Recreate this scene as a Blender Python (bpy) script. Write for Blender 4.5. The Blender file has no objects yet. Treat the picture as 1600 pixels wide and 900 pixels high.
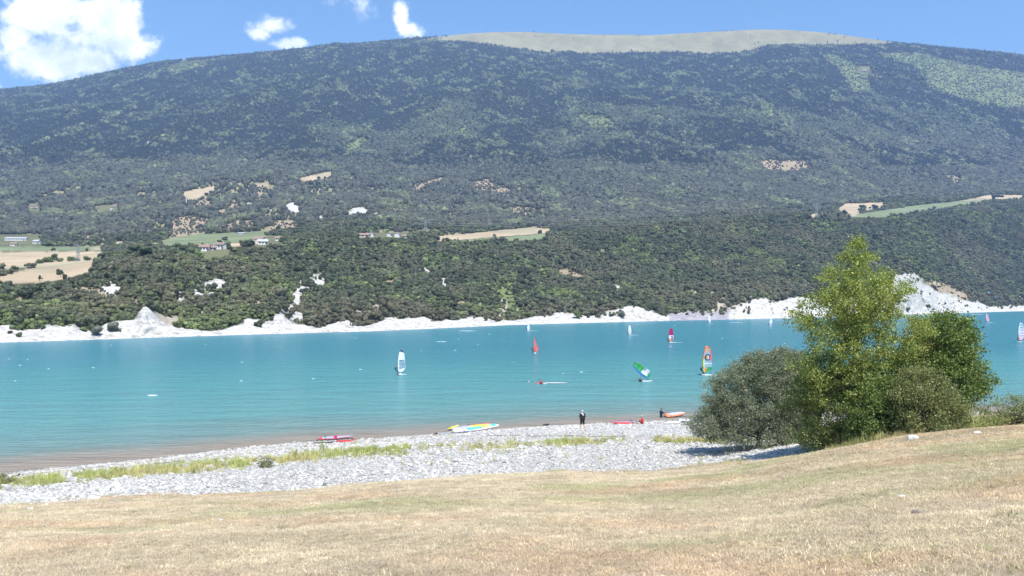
import bpy, math, random
import numpy as np
from mathutils import Vector, Matrix
R = math.radians
C = bpy.context.scene.collection
random.seed(7); RNG = np.random.default_rng(11)

# ------------------------------------------------------------------ camera, world, sun, exposure
CZ = 14.0            # eye height above the lake; lake is z = 0
F, CX, HY = 1300.0, 800.0, 472.0   # focal length in photo pixels, centre column, eye level row
cam = bpy.data.objects.new('camera', bpy.data.cameras.new('camera')); C.objects.link(cam)
cam.location = (0, 0, CZ); cam.rotation_euler = (R(90), 0, 0)
cam.data.sensor_width = 36; cam.data.lens = 36*F/1600; cam.data.shift_y = (HY-450)/1600
cam.data.clip_start = .1; cam.data.clip_end = 30000
bpy.context.scene.camera = cam

SUN_EL, SUN_AZ = R(61), R(156)      # azimuth clockwise from +Y: the sun is to the right and a little behind us
world = bpy.data.worlds.new("World"); bpy.context.scene.world = world; world.use_nodes = True
wt = world.node_tree; wt.nodes.clear()
class NT:
    """small helper for node trees"""
    def __init__(s, t): s.t = t
    def n(s, typ, **kw):
        nd = s.t.nodes.new(typ)
        for k, v in kw.items(): setattr(nd, k, v)
        return nd
    def l(s, a, b): s.t.links.new(a, b)
    def m(s, op, a, b=None, c=None, clamp=False):
        nd = s.t.nodes.new('ShaderNodeMath'); nd.operation = op; nd.use_clamp = clamp
        for i, v in enumerate((a, b, c)):
            if v is None: continue
            if isinstance(v, (int, float)): nd.inputs[i].default_value = v
            else: s.l(v, nd.inputs[i])
        return nd.outputs[0]
    def noise(s, vec, scale, detail=4, rough=.55, dist=0):
        nd = s.n('ShaderNodeTexNoise'); nd.inputs['Scale'].default_value = scale
        nd.inputs['Detail'].default_value = detail; nd.inputs['Roughness'].default_value = rough
        nd.inputs['Distortion'].default_value = dist
        if vec is not None: s.l(vec, nd.inputs['Vector'])
        return nd
    def ramp(s, fac, stops, interp='LINEAR'):
        nd = s.n('ShaderNodeValToRGB'); cr = nd.color_ramp; cr.interpolation = interp
        while len(cr.elements) < len(stops): cr.elements.new(.5)
        for e, (p, c) in zip(cr.elements, stops):
            e.position = p; e.color = (c if hasattr(c, '__len__') else (c, c, c))[:3]+(1,) if not hasattr(c, '__len__') or len(c) == 3 else c
        s.l(fac, nd.inputs[0]); return nd.outputs[0]
    def mix(s, fac, a, b, mode='MIX'):
        nd = s.n('ShaderNodeMix'); nd.data_type = 'RGBA'; nd.blend_type = mode
        for sock, v in ((nd.inputs[0], fac), (nd.inputs[6], a), (nd.inputs[7], b)):
            if isinstance(v, (int, float)): sock.default_value = v
            elif isinstance(v, (tuple, list)): sock.default_value = tuple(v)[:3]+(1,)
            else: s.l(v, sock)
        return nd.outputs[2]
W = NT(wt)
sky = W.n('ShaderNodeTexSky', sky_type='NISHITA'); sky.sun_disc = False
sky.sun_elevation = SUN_EL; sky.sun_rotation = SUN_AZ; sky.altitude = 500; sky.air_density = 1.0; sky.dust_density = .25; sky.ozone_density = 2.2
tc = W.n('ShaderNodeTexCoord'); sep = W.n('ShaderNodeSeparateXYZ'); W.l(tc.outputs['Generated'], sep.inputs[0])
dy = W.m('MAXIMUM', sep.outputs[1], .02)
u = W.m('DIVIDE', sep.outputs[0], dy); v = W.m('DIVIDE', sep.outputs[2], dy)
cmb = W.n('ShaderNodeCombineXYZ'); W.l(u, cmb.inputs[0]); W.l(v, cmb.inputs[1])
wn = W.noise(cmb.outputs[0], 9, 6, .6); wn2 = W.noise(cmb.outputs[0], 24, 7, .66)
def cloud_blob(px, py, rx, ry, gain=1.0):
    cu, cv = (px-CX)/F, (HY-py)/F
    a = W.m('DIVIDE', W.m('SUBTRACT', u, cu), rx/F); b = W.m('DIVIDE', W.m('SUBTRACT', v, cv), ry/F)
    d = W.m('SQRT', W.m('ADD', W.m('MULTIPLY', a, a), W.m('MULTIPLY', b, b)))
    return W.m('MULTIPLY', W.m('SUBTRACT', 1.0, d), gain)
acc = None
for b in ((60, 20, 90, 44, 1.5), (175, 34, 72, 44, 1.5), (212, 72, 46, 32, 1.3), (62, 92, 60, 40, 1.5), (120, 98, 70, 38, 1.4), (120, 60, 80, 40, .9), (20, 60, 42, 46, 1), (-60, 40, 60, 70, 1), (-4, 138, 12, 14, .8),
          (424, 38, 38, 18, .8), (404, 52, 22, 13, .7), (466, 68, 44, 12, .9), (628, 24, 16, 28, .95), (644, 46, 28, 16, .8), (500, 1, 46, 11, .12),
          (-300, 60, 120, 60, 1)):
    o = cloud_blob(*b); acc = o if acc is None else W.m('MAXIMUM', acc, o)
nz = W.m('ADD', W.m('MULTIPLY', W.m('SUBTRACT', wn.outputs[0], .5), 1.7), W.m('MULTIPLY', W.m('SUBTRACT', wn2.outputs[0], .5), 2.5))
dens = W.m('ADD', acc, nz)
mr = W.n('ShaderNodeMapRange'); mr.interpolation_type = 'SMOOTHSTEP'
W.l(dens, mr.inputs[0]); mr.inputs[1].default_value = .0; mr.inputs[2].default_value = .75
mk = W.n('ShaderNodeMapRange'); mk.interpolation_type = 'SMOOTHSTEP'; W.l(acc, mk.inputs[0]); mk.inputs[1].default_value = -.55; mk.inputs[2].default_value = .25
mask = W.m('MULTIPLY', W.m('MULTIPLY', mr.outputs[0], mk.outputs[0]), W.m('GREATER_THAN', sep.outputs[1], .03))
gray = W.noise(cmb.outputs[0], 11, 6, .6)
ccol = W.ramp(gray.outputs[0], [(.38, (6.2, 7.0, 8.6)), (.56, (10.2, 10.4, 10.9)), (.66, (12.5, 12.5, 12.5))])
skyc = W.mix(1.0, sky.outputs[0], (.80, 1.06, 1.16), 'MULTIPLY')
fin = W.mix(mask, skyc, ccol)
bg = W.n('ShaderNodeBackground'); bg.inputs[1].default_value = .105; W.l(fin, bg.inputs[0])
wo = W.n('ShaderNodeOutputWorld'); W.l(bg.outputs[0], wo.inputs[0])

sd = bpy.data.lights.new('sun', 'SUN'); sd.energy = 4.3; sd.angle = R(.5); sd.color = (1, .955, .89)
so = bpy.data.objects.new('sun', sd); C.objects.link(so)
sdir = Vector((math.sin(SUN_AZ)*math.cos(SUN_EL), math.cos(SUN_AZ)*math.cos(SUN_EL), math.sin(SUN_EL)))
so.rotation_euler = sdir.to_track_quat('Z', 'Y').to_euler(); so.location = (0, 0, 2500)
vs = bpy.context.scene.view_settings
vs.view_transform = 'Standard'; vs.look = 'None'; vs.exposure = .86; vs.gamma = 1; vs.use_curve_mapping = False
HAZE = 1.03e-4

# ------------------------------------------------------------------ helpers
def Pt(px, py, D): return Vector(((px-CX)/F*D, D, CZ+(HY-py)*D/F))
def vhash(ix, iy, seed):
    h = (ix.astype(np.int64)*374761393 + iy.astype(np.int64)*668265263 + seed*1442695041) & 0x7fffffff
    h = ((h ^ (h >> 13))*1274126177) & 0x7fffffff
    h = h ^ (h >> 16)
    return (h & 0xffff)/65535.0
def vnoise(x, y, seed=0):
    x = np.asarray(x, float); y = np.asarray(y, float)
    ix, iy = np.floor(x), np.floor(y); fx, fy = x-ix, y-iy
    fx = fx*fx*(3-2*fx); fy = fy*fy*(3-2*fy)
    a, b = vhash(ix, iy, seed), vhash(ix+1, iy, seed); c, d = vhash(ix, iy+1, seed), vhash(ix+1, iy+1, seed)
    return (a*(1-fx)+b*fx)*(1-fy)+(c*(1-fx)+d*fx)*fy
def fbm(x, y, seed=0, oct=4, g=.5):
    s = 0; a = 1; t = 0
    for i in range(oct):
        s = s+a*vnoise(x*2**i+i*17.3, y*2**i+i*9.1, seed+i); t += a; a *= g
    return s/t
def tag(o, label=None, cat=None, group=None, kind=None):
    if label: o['label'] = label
    if cat: o['category'] = cat
    if group: o['group'] = group
    if kind: o['kind'] = kind
    return o
def link(name, me, mats=(), parent=None, coll=None):
    o = bpy.data.objects.new(name, me)
    for m in (mats if isinstance(mats, (list, tuple)) else [mats]): me.materials.append(m)
    (coll or C).objects.link(o)
    if parent: o.parent = parent
    return o
def mesh_np(name, verts, faces, smooth=False):
    """fast mesh from arrays; faces (n,3) or (n,4)"""
    verts = np.asarray(verts, np.float32); faces = np.asarray(faces, np.int32)
    me = bpy.data.meshes.new(name); k = faces.shape[1]
    me.vertices.add(len(verts)); me.vertices.foreach_set('co', verts.ravel())
    me.loops.add(faces.size); me.loops.foreach_set('vertex_index', faces.ravel())
    me.polygons.add(len(faces)); me.polygons.foreach_set('loop_start', np.arange(0, faces.size, k, dtype=np.int32))
    me.polygons.foreach_set('use_smooth', np.full(len(faces), smooth))
    me.update(calc_edges=True); return me
def attr(me, name, typ, dom, arr):
    a = me.attributes.new(name, typ, dom)
    arr = np.asarray(arr, np.float32 if typ != 'INT' else np.int32)
    a.data.foreach_set({'FLOAT': 'value', 'INT': 'value', 'FLOAT_VECTOR': 'vector', 'FLOAT_COLOR': 'color'}[typ], arr.ravel())
def grid_faces(nr, nc):
    i = np.arange(nr-1)[:, None]*nc+np.arange(nc-1)[None, :]
    return np.stack([i, i+1, i+nc+1, i+nc], -1).reshape(-1, 4)
class MB:
    """collects simple shapes into one mesh"""
    def __init__(s): s.v = []; s.f = []; s.m = []; s.mi = 0
    def add(s, vs, fs):
        o = len(s.v); s.v += [tuple(x) for x in vs]; s.f += [tuple(o+i for i in f) for f in fs]; s.m += [s.mi]*len(fs)
    def box(s, c, d, M=None):
        x, y, z = d[0]/2, d[1]/2, d[2]/2
        vs = [Vector((sx*x, sy*y, sz*z))+Vector(c) for sz in (-1, 1) for sy in (-1, 1) for sx in (-1, 1)]
        if M: vs = [M @ q for q in vs]
        s.add(vs, [(0, 2, 3, 1), (4, 5, 7, 6), (0, 1, 5, 4), (2, 6, 7, 3), (0, 4, 6, 2), (1, 3, 7, 5)])
    def tube(s, pts, rs, n=6, cap=True):
        pts = [Vector(p) for p in pts]
        if isinstance(rs, (int, float)): rs = [rs]*len(pts)
        rings = []
        for i, p in enumerate(pts):
            d = (pts[min(i+1, len(pts)-1)]-pts[max(i-1, 0)]).normalized()
            a = d.orthogonal().normalized() if i == 0 else (rings[-1][1]-d*rings[-1][1].dot(d)).normalized()
            b = d.cross(a); rings.append(([p+(a*math.cos(t)+b*math.sin(t))*rs[i] for t in [2*math.pi*k/n for k in range(n)]], a))
        vs = [q for r in rings for q in r[0]]
        fs = [(i*n+k, i*n+(k+1) % n, (i+1)*n+(k+1) % n, (i+1)*n+k) for i in range(len(pts)-1) for k in range(n)]
        if cap: fs += [tuple(range(n))[::-1], tuple((len(pts)-1)*n+k for k in range(n))]
        s.add(vs, fs)
    def ball(s, c, r, n=8, m=6):
        r = r if hasattr(r, '__len__') else (r, r, r); c = Vector(c)
        vs = [c+Vector((0, 0, -r[2]))]
        for j in range(1, m):
            ph = -math.pi/2+math.pi*j/m
            vs += [c+Vector((r[0]*math.cos(ph)*math.cos(2*math.pi*k/n), r[1]*math.cos(ph)*math.sin(2*math.pi*k/n), r[2]*math.sin(ph))) for k in range(n)]
        vs.append(c+Vector((0, 0, r[2]))); L = len(vs)-1
        fs = [(0, 1+(k+1) % n, 1+k) for k in range(n)]
        for j in range(m-2): fs += [(1+j*n+k, 1+j*n+(k+1) % n, 1+(j+1)*n+(k+1) % n, 1+(j+1)*n+k) for k in range(n)]
        fs += [(L, 1+(m-2)*n+k, 1+(m-2)*n+(k+1) % n) for k in range(n)]
        s.add(vs, fs)
    def mesh(s, name, smooth=False):
        me = bpy.data.meshes.new(name); me.from_pydata(s.v, [], s.f)
        me.polygons.foreach_set('use_smooth', [smooth]*len(s.f)); me.polygons.foreach_set('material_index', s.m); me.update(); return me
    def build(s, name, mats, parent=None, smooth=False): return link(name, s.mesh(name, smooth), mats, parent)
def empty(name, loc, rz=0):
    o = bpy.data.objects.new(name, None); C.objects.link(o); o.location = loc; o.rotation_euler = (0, 0, rz); o.empty_display_size = .3; return o

# ------------------------------------------------------------------ materials
def mat(name):
    m = bpy.data.materials.new(name); m.use_nodes = True; t = NT(m.node_tree); t.b = m.node_tree.nodes['Principled BSDF']; t.out = m.node_tree.nodes['Material Output']
    t.b.inputs['Specular IOR Level'].default_value = .3
    return m, t
def bump(t, h, strength=.5, dist=.1):
    b = t.n('ShaderNodeBump'); b.inputs['Strength'].default_value = strength; b.inputs['Distance'].default_value = dist
    t.l(h, b.inputs['Height']); t.l(b.outputs[0], t.b.inputs['Normal']); return b
_pm = {}
def plain(name, col, rough=.5, var=.12, scale=6.0, metal=0, spec=.4):
    if name in _pm: return _pm[name]
    m, t = mat(name); o = t.n('ShaderNodeTexCoord')
    n = t.noise(o.outputs['Object'], scale, 3)
    c = t.mix(n.outputs[0], tuple(x*(1-var) for x in col), tuple(min(1, x*(1+var)) for x in col))
    t.l(c, t.b.inputs['Base Color']); t.b.inputs['Roughness'].default_value = rough; t.b.inputs['Metallic'].default_value = metal
    t.b.inputs['Specular IOR Level'].default_value = spec
    _pm[name] = m; return m
def leaf_mat(name, c1, c2, c3=None, trans=.35, rough=.5, instancer=False):
    """foliage: each leaf its own shade, light passing through"""
    m, t = mat(name)
    if instancer:
        a = t.n('ShaderNodeAttribute'); a.attribute_type = 'INSTANCER'; a.attribute_name = 'tint'
        g = t.n('ShaderNodeNewGeometry'); v = t.ramp(g.outputs['Random Per Island'], [(0, .72), (1, 1.28)])
        col = t.mix(1.0, a.outputs['Color'], v, 'MULTIPLY')
    else:
        g = t.n('ShaderNodeNewGeometry')
        col = t.ramp(g.outputs['Random Per Island'], [(0, c1), (.6, c2), (1, c3 or c2)])
    t.l(col, t.b.inputs['Base Color']); t.b.inputs['Roughness'].default_value = rough
    tr = t.n('ShaderNodeBsdfTranslucent'); t.l(t.mix(1.0, col, (1.1, 1.15, .5), 'MULTIPLY'), tr.inputs[0])
    mx = t.n('ShaderNodeMixShader'); mx.inputs[0].default_value = trans
    t.l(t.b.outputs[0], mx.inputs[1]); t.l(tr.outputs[0], mx.inputs[2]); t.l(mx.outputs[0], t.out.inputs[0])
    return m
def bark(name, col):
    m, t = mat(name); o = t.n('ShaderNodeTexCoord'); n = t.noise(o.outputs['Object'], 8, 6, .7)
    t.l(t.ramp(n.outputs[0], [(.3, tuple(c*.6 for c in col)), (.7, col)]), t.b.inputs['Base Color']); t.b.inputs['Roughness'].default_value = .9; bump(t, n.outputs[0], .6, .05); return m
BARK = bark('grey_brown_bark', (.16, .13, .10))

# tree crowns of the woods: colour per tree
WOOD = leaf_mat('wood_foliage', None, None, trans=.12, rough=.7, instancer=True)

# ------------------------------------------------------------------ near ground (meadow, bank, beach)
KPX = np.array([-1600, -800, 0, 230, 460, 600, 820, 1000, 1120, 1200, 1300, 1400, 1600, 2400, 3400], float)
YG = np.array([1000, 868, 792, 777, 764, 750, 741, 738, 729, 719, 703, 687, 664, 640, 630], float)
DG = np.array([15, 22, 36, 40, 43.5, 46, 49.7, 50, 49, 46, 41.5, 39.5, 39, 40, 42], float)
HG = CZ-(YG-HY)*DG/F
DP = np.array([30, 40, 52, 57, 62, 66, 71, 70.5, 69, 67, 62, 60, 58, 58, 60], float)
HP = np.array([4, 3.5, 2.61, 2.56, 2.74, 2.66, 3.05, 3.1, 2.75, 2.9, 3.9, 4.6, 4.9, 5, 5.2], float)
DE = np.array([46, 55, 67.9, 74.2, 83, 85.8, 92.8, 98, 99.8, 101, 102.5, 104, 108, 116, 124], float)
def knots(px): return [np.interp(px, KPX, a) for a in (DG, HG, DP, HP, DE)]
def near_h(X, Y):
    X = np.asarray(X, float); Y = np.asarray(Y, float)
    Yc = np.maximum(Y, .5); px = np.clip(CX+F*X/Yc, -1600, 3400)
    dg, hg, dp, hp, de = knots(px)
    h0 = 12.4
    # meadow: gentle convex slope from our feet to its lower edge
    s = np.clip(Yc/dg, 0, 1)
    h = h0+(hg-h0)*s
    h = np.where(Yc > dg, hg+(hp-hg)*(Yc-dg)/(dp-dg), h)
    h = np.where(Yc > dp, hp+(0-hp)*(Yc-dp)/(de-dp), h)
    h = np.where(Yc > de, -(Yc-de)*.11, h)
    h = np.maximum(h, -9)
    h = np.where(Y < .5, h0+np.minimum(-(Y-.5)*.04, 6), h)
    amp = np.clip(Yc/20, .1, 1)*np.clip((de-Yc)/14, 0.05, 1)
    h = h+((fbm(X/9, Y/9, 3, 3)-.5)*.55+(fbm(X/1.7, Y/1.7, 5, 2)-.5)*.07)*amp
    return h
def near_px(X, Y): return CX+F*X/max(Y, .5)
def near_hit(px, py):
    """where the line of sight through a photo point meets the near ground"""
    D = np.linspace(3, 112, 2200); X = (px-CX)/F*D
    zr = CZ+(HY-py)*D/F; h = np.maximum(near_h(X, D), -.02)
    k = np.nonzero(zr <= h)[0]
    d = D[k[0]] if len(k) else 14*F/(py-HY)
    return Vector(((px-CX)/F*d, d, float(max(near_h((px-CX)/F*d, d), -.02))))

def near_masks(X, Y):
    Yc = np.maximum(Y, .5); px = np.clip(CX+F*X/Yc, -1600, 3400); dg, hg, dp, hp, de = knots(px)
    wob = (fbm(X/3.0, Y/3.0, 21, 4)-.5)*5.5
    g = 1/(1+np.exp(-(Yc-dg+wob)/.35))                 # 1 on the pebbles
    right = 1/(1+np.exp(-(px-1318+wob*14)/16)); g = g*(1-right*np.clip((de-8-Yc)/4, 0, 1))
    wet = np.clip(1-(np.abs(Yc-(de-.4))/1.8), 0, 1)
    return g, wet, px, de

xs = np.concatenate([np.linspace(-420, -75, 30, endpoint=False), np.arange(-75, 75, .38), np.linspace(75, 420, 30)])
ys = np.concatenate([np.linspace(-300, -6, 20, endpoint=False), np.arange(-6, 112, .38), np.linspace(112, 200, 12)])
GX, GY = np.meshgrid(xs, ys); GZ = near_h(GX, GY)
g, wet, _, _ = near_masks(GX, GY)
me = mesh_np('shore_ground', np.stack([GX, GY, GZ], -1).reshape(-1, 3), grid_faces(len(ys), len(xs)), True)
attr(me, 'gravel', 'FLOAT', 'POINT', g.ravel()); attr(me, 'wet', 'FLOAT', 'POINT', wet.ravel())
m, t = mat('meadow_and_pebbles'); geo = t.n('ShaderNodeNewGeometry'); pos = geo.outputs['Position']
ga = t.n('ShaderNodeAttribute', attribute_name='gravel'); wa = t.n('ShaderNodeAttribute', attribute_name='wet')
n1 = t.noise(pos, .35, 5, .6); n2 = t.noise(pos, 6, 6, .7); n3 = t.noise(pos, 40, 4, .7); n4 = t.noise(pos, .09, 3, .5)
straw = t.ramp(n2.outputs[0], [(.25, (.34, .27, .175)), (.5, (.48, .40, .27)), (.75, (.60, .51, .36))])
green = t.ramp(n2.outputs[0], [(.25, (.17, .18, .07)), (.75, (.36, .33, .16))])
gm = t.ramp(t.m('ADD', t.m('MULTIPLY', n1.outputs[0], .6), t.m('MULTIPLY', n4.outputs[0], .4)), [(.48, 0.0), (.66, .6)])
mead = t.mix(1.0, t.mix(gm, straw, green), (.96, .90, .92), 'MULTIPLY')
mead = t.mix(t.ramp(n1.outputs[0], [(.22, .55), (.36, 0.0)]), mead, (.33, .25, .17))
mead = t.mix(t.m('MULTIPLY', t.ramp(n3.outputs[0], [(.3, 1.0), (.55, 0.0)]), .35), mead, (.15, .12, .07))
vo = t.n('ShaderNodeTexVoronoi'); t.l(pos, vo.inputs['Vector']); vo.inputs['Scale'].default_value = 7.5
peb = t.mix(t.ramp(vo.outputs['Distance'], [(.3, 0.0), (.62, .9)]), t.mix(.25, (.56, .555, .54), vo.outputs['Color'], 'SOFT_LIGHT'), (.26, .24, .21))
peb = t.mix(wa.outputs['Fac'], peb, t.mix(1.0, peb, (.55, .47, .38), 'MULTIPLY'))
col = t.mix(ga.outputs['Fac'], mead, peb)
t.l(col, t.b.inputs['Base Color']); t.b.inputs['Roughness'].default_value = .95; t.b.inputs['Specular IOR Level'].default_value = .1
hh = t.m('ADD', t.m('MULTIPLY', n2.outputs[0], .5), t.m('MULTIPLY', n3.outputs[0], .25))
bump(t, hh, .9, .09)
tag(link('ground', me, m), kind='structure')

# ------------------------------------------------------------------ far land: foothill, plateau, mountain
EPX = np.array([-700, 0, 200, 400, 600, 800, 1000, 1240, 1500, 1600, 2300], float)
EY = np.array([566, 535.5, 529, 522.5, 517, 507.7, 502.3, 497, 489, 486, 481], float)
def edge_y(px): return np.interp(px, EPX, EY)
def edge_D(px): return CZ*F/(edge_y(px)-HY)
TOP = np.array([(-700, 540), (-40, 512), (0, 509), (20, 508), (35, 516), (60, 512), (75, 505), (100, 510), (115, 508), (130, 516), (150, 518), (160, 508), (175, 504), (205, 499), (215, 494), (222, 481), (227, 479), (236, 486), (246, 498), (258, 506), (275, 511), (300, 515), (330, 520), (345, 516), (360, 510), (378, 505), (384, 496), (400, 500), (420, 502), (432, 490), (440, 488), (450, 500), (465, 507), (480, 508), (495, 513), (510, 508), (530, 501), (545, 501), (556, 508), (570, 510), (590, 502), (610, 494), (625, 499), (640, 496), (665, 495), (680, 502), (700, 500), (720, 499), (740, 495), (760, 496), (778, 503), (800, 500), (820, 497), (836, 493), (852, 494), (868, 489), (880, 489), (900, 491), (920, 494), (940, 492), (952, 487), (970, 481), (986, 478), (1000, 480), (1020, 487), (1036, 493), (1050, 490), (1080, 487), (1105, 485), (1130, 489), (1145, 480), (1160, 474), (1186, 466), (1200, 468), (1215, 472), (1230, 466), (1250, 464), (1300, 470), (1350, 465), (1388, 447), (1398, 432), (1415, 426), (1430, 428), (1440, 440), (1460, 453), (1480, 460), (1500, 467), (1530, 473), (1548, 479), (1600, 477), (2300, 476)], float)
def top_y(px): return np.interp(px, TOP[:, 0], TOP[:, 1])
S = np.array([-700, 0, 80, 160, 240, 400, 560, 700, 850, 1000, 1200, 1400, 1600, 2300], float)
def sm(px, vals, w=30):
    return (np.interp(px-w, S, vals)+np.interp(px, S, vals)*2+np.interp(px+w, S, vals))/4
PX = np.concatenate([np.arange(-700, -20, 12), np.arange(-20, 1620, 2.0), np.arange(1620, 2301, 12)])
De = edge_D(PX)
ty = np.mean([top_y(PX+k) for k in (-6, -3, 0, 3, 6)], 0)
rows = []   # (D, Z)
yz = lambda y, D: CZ+(HY-y)*D/F
rows.append((De*.90-8, np.full_like(De, -9.0)))
rows.append((De, np.full_like(De, -.15)))
rows.append((De*1.012+2, 1.2+De*.0009))
D3 = De*1.05+8; rows.append((D3, np.maximum(yz(ty, D3), 2.5)))
y5 = sm(PX, [474, 461, 449, 424, 402, 383, 371, 378, 374, 358, 340, 340, 318, 305]); D5 = sm(PX, [320, 420, 445, 485, 540, 660, 790, 870, 950, 1070, 1280, 1520, 2000, 2500])
sp = (fbm(PX/110, PX*0, 31, 3)-.5)
y4 = y5*.5+ty*.5+sp*26; D4 = D3*.52+D5*.48; rows.append((D4, yz(y4, D4)))
rows.append((D5, yz(y5, D5)))
y6 = sm(PX, [470, 443, 440, 417, 399, 380, 368, 377, 373, 356, 338.5, 338, 316, 303]); D6 = sm(PX, [360, 455, 480, 540, 620, 780, 880, 970, 1040, 1170, 1380, 1620, 2120, 2600]); rows.append((D6, yz(y6, D6)))
y7 = sm(PX, [400, 380, 378, 376, 372, 364, 352, 356, 356, 348, 332, 314, 305, 292]); D7 = sm(PX, [1200, 1100, 1100, 1080, 1100, 1150, 1200, 1250, 1320, 1420, 1620, 2050, 2400, 2800]); rows.append((D7, yz(y7, D7)))
y8 = sm(PX, [330, 322, 320, 318, 314, 308, 304, 303, 302, 298, 288, 277, 268, 255]); D8 = sm(PX, [1700, 1700, 1700, 1700, 1700, 1700, 1720, 1760, 1820, 1920, 2120, 2500, 2800, 3100]); rows.append((D8, yz(y8, D8)))
y9 = sm(PX, [255, 248, 244, 240, 238, 232, 232, 232, 230, 228, 218, 212, 207, 200]); D9 = sm(PX, [2450, 2450, 2450, 2450, 2450, 2450, 2480, 2500, 2540, 2600, 2760, 3060, 3300, 3500]); rows.append((D9, yz(y9, D9)))
y10 = sm(PX, [200, 192, 184, 176, 168, 155, 150, 150, 148, 148, 145, 148, 152, 160]); D10 = sm(PX, [3250]*7+[3270, 3300, 3330, 3420, 3620, 3800, 3950]); rows.append((D10, yz(y10, D10)))
RG = np.array([(-700, 250), (-100, 160), (0, 144), (60, 138), (100, 132), (150, 120), (200, 110), (250, 100), (300, 95), (400, 87), (470, 80), (520, 71), (570, 73), (620, 70), (680, 66), (720, 66), (775, 71), (820, 77), (860, 83), (890, 80), (915, 84), (960, 82), (1066, 82), (1110, 84), (1170, 80), (1200, 71), (1250, 70), (1340, 70), (1400, 70), (1450, 74), (1530, 82), (1600, 90), (1700, 100), (2300, 190)], float)
y12 = np.interp(PX, RG[:, 0], RG[:, 1]); D12 = np.full_like(PX, 4480)
y11 = y10*.45+y12*.55; D11 = D10*.5+D12*.5-30; rows.append((D11, yz(y11, D11)))
rows.append((D12, yz(y12, D12)))
BT = np.array([(-700, 270), (0, 154), (300, 104), (520, 82), (600, 74), (660, 67), (700, 61.5), (750, 56), (800, 54), (850, 55), (900, 57), (1000, 58.5), (1050, 57.5), (1100, 54), (1150, 51), (1200, 50), (1250, 52), (1300, 57), (1350, 64), (1400, 74), (1450, 84), (1600, 104), (2300, 210)], float)
y13 = np.mean([np.interp(PX+k, BT[:, 0], BT[:, 1]) for k in (-20, -10, 0, 10, 20)], 0); D13 = np.full_like(PX, 4760); rows.append((D13, yz(y13, D13)))
rows.append((np.full_like(PX, 6300), rows[-1][1]*.72))
K = np.stack([np.stack(r) for r in rows])       # (rows, 2, cols)
def pchip(K, ts):
    d = np.diff(K, axis=0); m = np.zeros_like(K)
    a, b = d[:-1], d[1:]; m[1:-1] = np.where(a*b > 0, 2*a*b/(a+b+1e-9*np.sign(a+b+1e-12)), 0); m[0] = d[0]; m[-1] = d[-1]
    i = np.clip(np.floor(ts).astype(int), 0, len(K)-2); f = (ts-i)[:, None, None]
    h00 = 2*f**3-3*f**2+1; h10 = f**3-2*f**2+f; h01 = -2*f**3+3*f**2; h11 = f**3-f**2
    return h00*K[i]+h10*m[i]+h01*K[i+1]+h11*m[i+1]
cnt = [3, 6, 26, 34, 34, 8, 34, 34, 42, 46, 26, 26, 16, 6]
ts = np.concatenate([i+np.arange(c)/c for i, c in enumerate(cnt)]+[[len(cnt)]])
G = pchip(K, ts); FD, FZ = G[:, 0], G[:, 1]
FX = (PX[None]-CX)/F*FD
T2 = np.broadcast_to(ts[:, None], FD.shape)
rid = 1-np.abs(2*fbm(FX/420+3, FD/900, 41, 4)-1)          # spurs running down to us
rid2 = 1-np.abs(2*fbm(FX/150, FD/260, 47, 3)-1)
amp = np.interp(T2, [0, 3, 3.5, 4.5, 5, 6, 7, 8, 9, 10, 11, 11.7, 12, 13, 14], [0, 0, 3, 3, 1, .6, 5, 24, 44, 52, 40, 12, 0, 4, 10])
FZ = FZ+amp*((rid-.75)*1.9+(rid2-.75)*.7)
# eroded faces of the shore cliffs
ck = np.exp(-((T2-2.5)/.55)**2)*np.clip((FD*0+(yz(ty, D3)[None]))/10, .25, 1)
gul = fbm(FX/5.5, FZ*0+FD/60, 53, 3)-.5
g2 = np.abs(fbm(FX/9+FZ/14, FZ/30, 54, 4)-.5)*2; FD = FD+ck*(gul*15+(fbm(FX/25, FZ/9, 55, 3)-.5)*10-(.5-g2)*9); FX = (PX[None]-CX)/F*FD
FZ = FZ+ck*(fbm(FX/3, FD/3, 57, 3)-.5)*4.2
PYv = HY-(FZ-CZ)*F/FD; PXv = np.broadcast_to(PX[None], FD.shape)
def inpoly(px, py, poly):
    ins = np.zeros(px.shape, bool); n = len(poly)
    for i in range(n):
        (x1, y1), (x2, y2) = poly[i], poly[(i+1) % n]
        c = ((y1 > py) != (y2 > py)) & (px < (x2-x1)*(py-y1)/((y2-y1)+1e-9)+x1); ins ^= c
    return ins
ROCK = [[(458, 491), (460, 458), (468, 446), (486, 436), (498, 434), (505, 441), (500, 448), (486, 449), (474, 462), (472, 475), (471, 492)], [(437, 478), (470, 474), (473, 496), (452, 491)],
        [(303, 454), (318, 443), (340, 438), (348, 440), (345, 450), (322, 460), (308, 459)], [(272, 462), (284, 456), (291, 463), (280, 471)], [(160, 452), (164, 443), (184, 440), (192, 451), (180, 459), (168, 457)],
        [(60, 476), (70, 470), (74, 479)], [(88, 484), (98, 478), (96, 484)], [(115, 472), (127, 468), (124, 475)], [(653, 418), (660, 417), (675, 424), (672, 427)], [(686, 440), (696, 436), (699, 450), (693, 447)], [(960, 445), (970, 443), (973, 451), (964, 452)],
        [(445, 327), (459, 311), (470, 320), (466, 330)], [(408, 327), (418, 318), (428, 326)], [(545, 332), (558, 325), (573, 327), (571, 334)], [(480, 338), (502, 336), (500, 340)], [(575, 334), (590, 329), (594, 334)], [(225, 225), (233, 222), (234, 226)], [(208, 227), (213, 225), (213, 228)],
        [(382, 318), (392, 313), (398, 322)], [(1346, 109), (1354, 106), (1357, 110)], [(748, 470), (752, 478), (747, 486)], [(545, 490), (560, 484), (566, 490)], [(820, 480), (828, 478), (826, 484)]]
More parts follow.
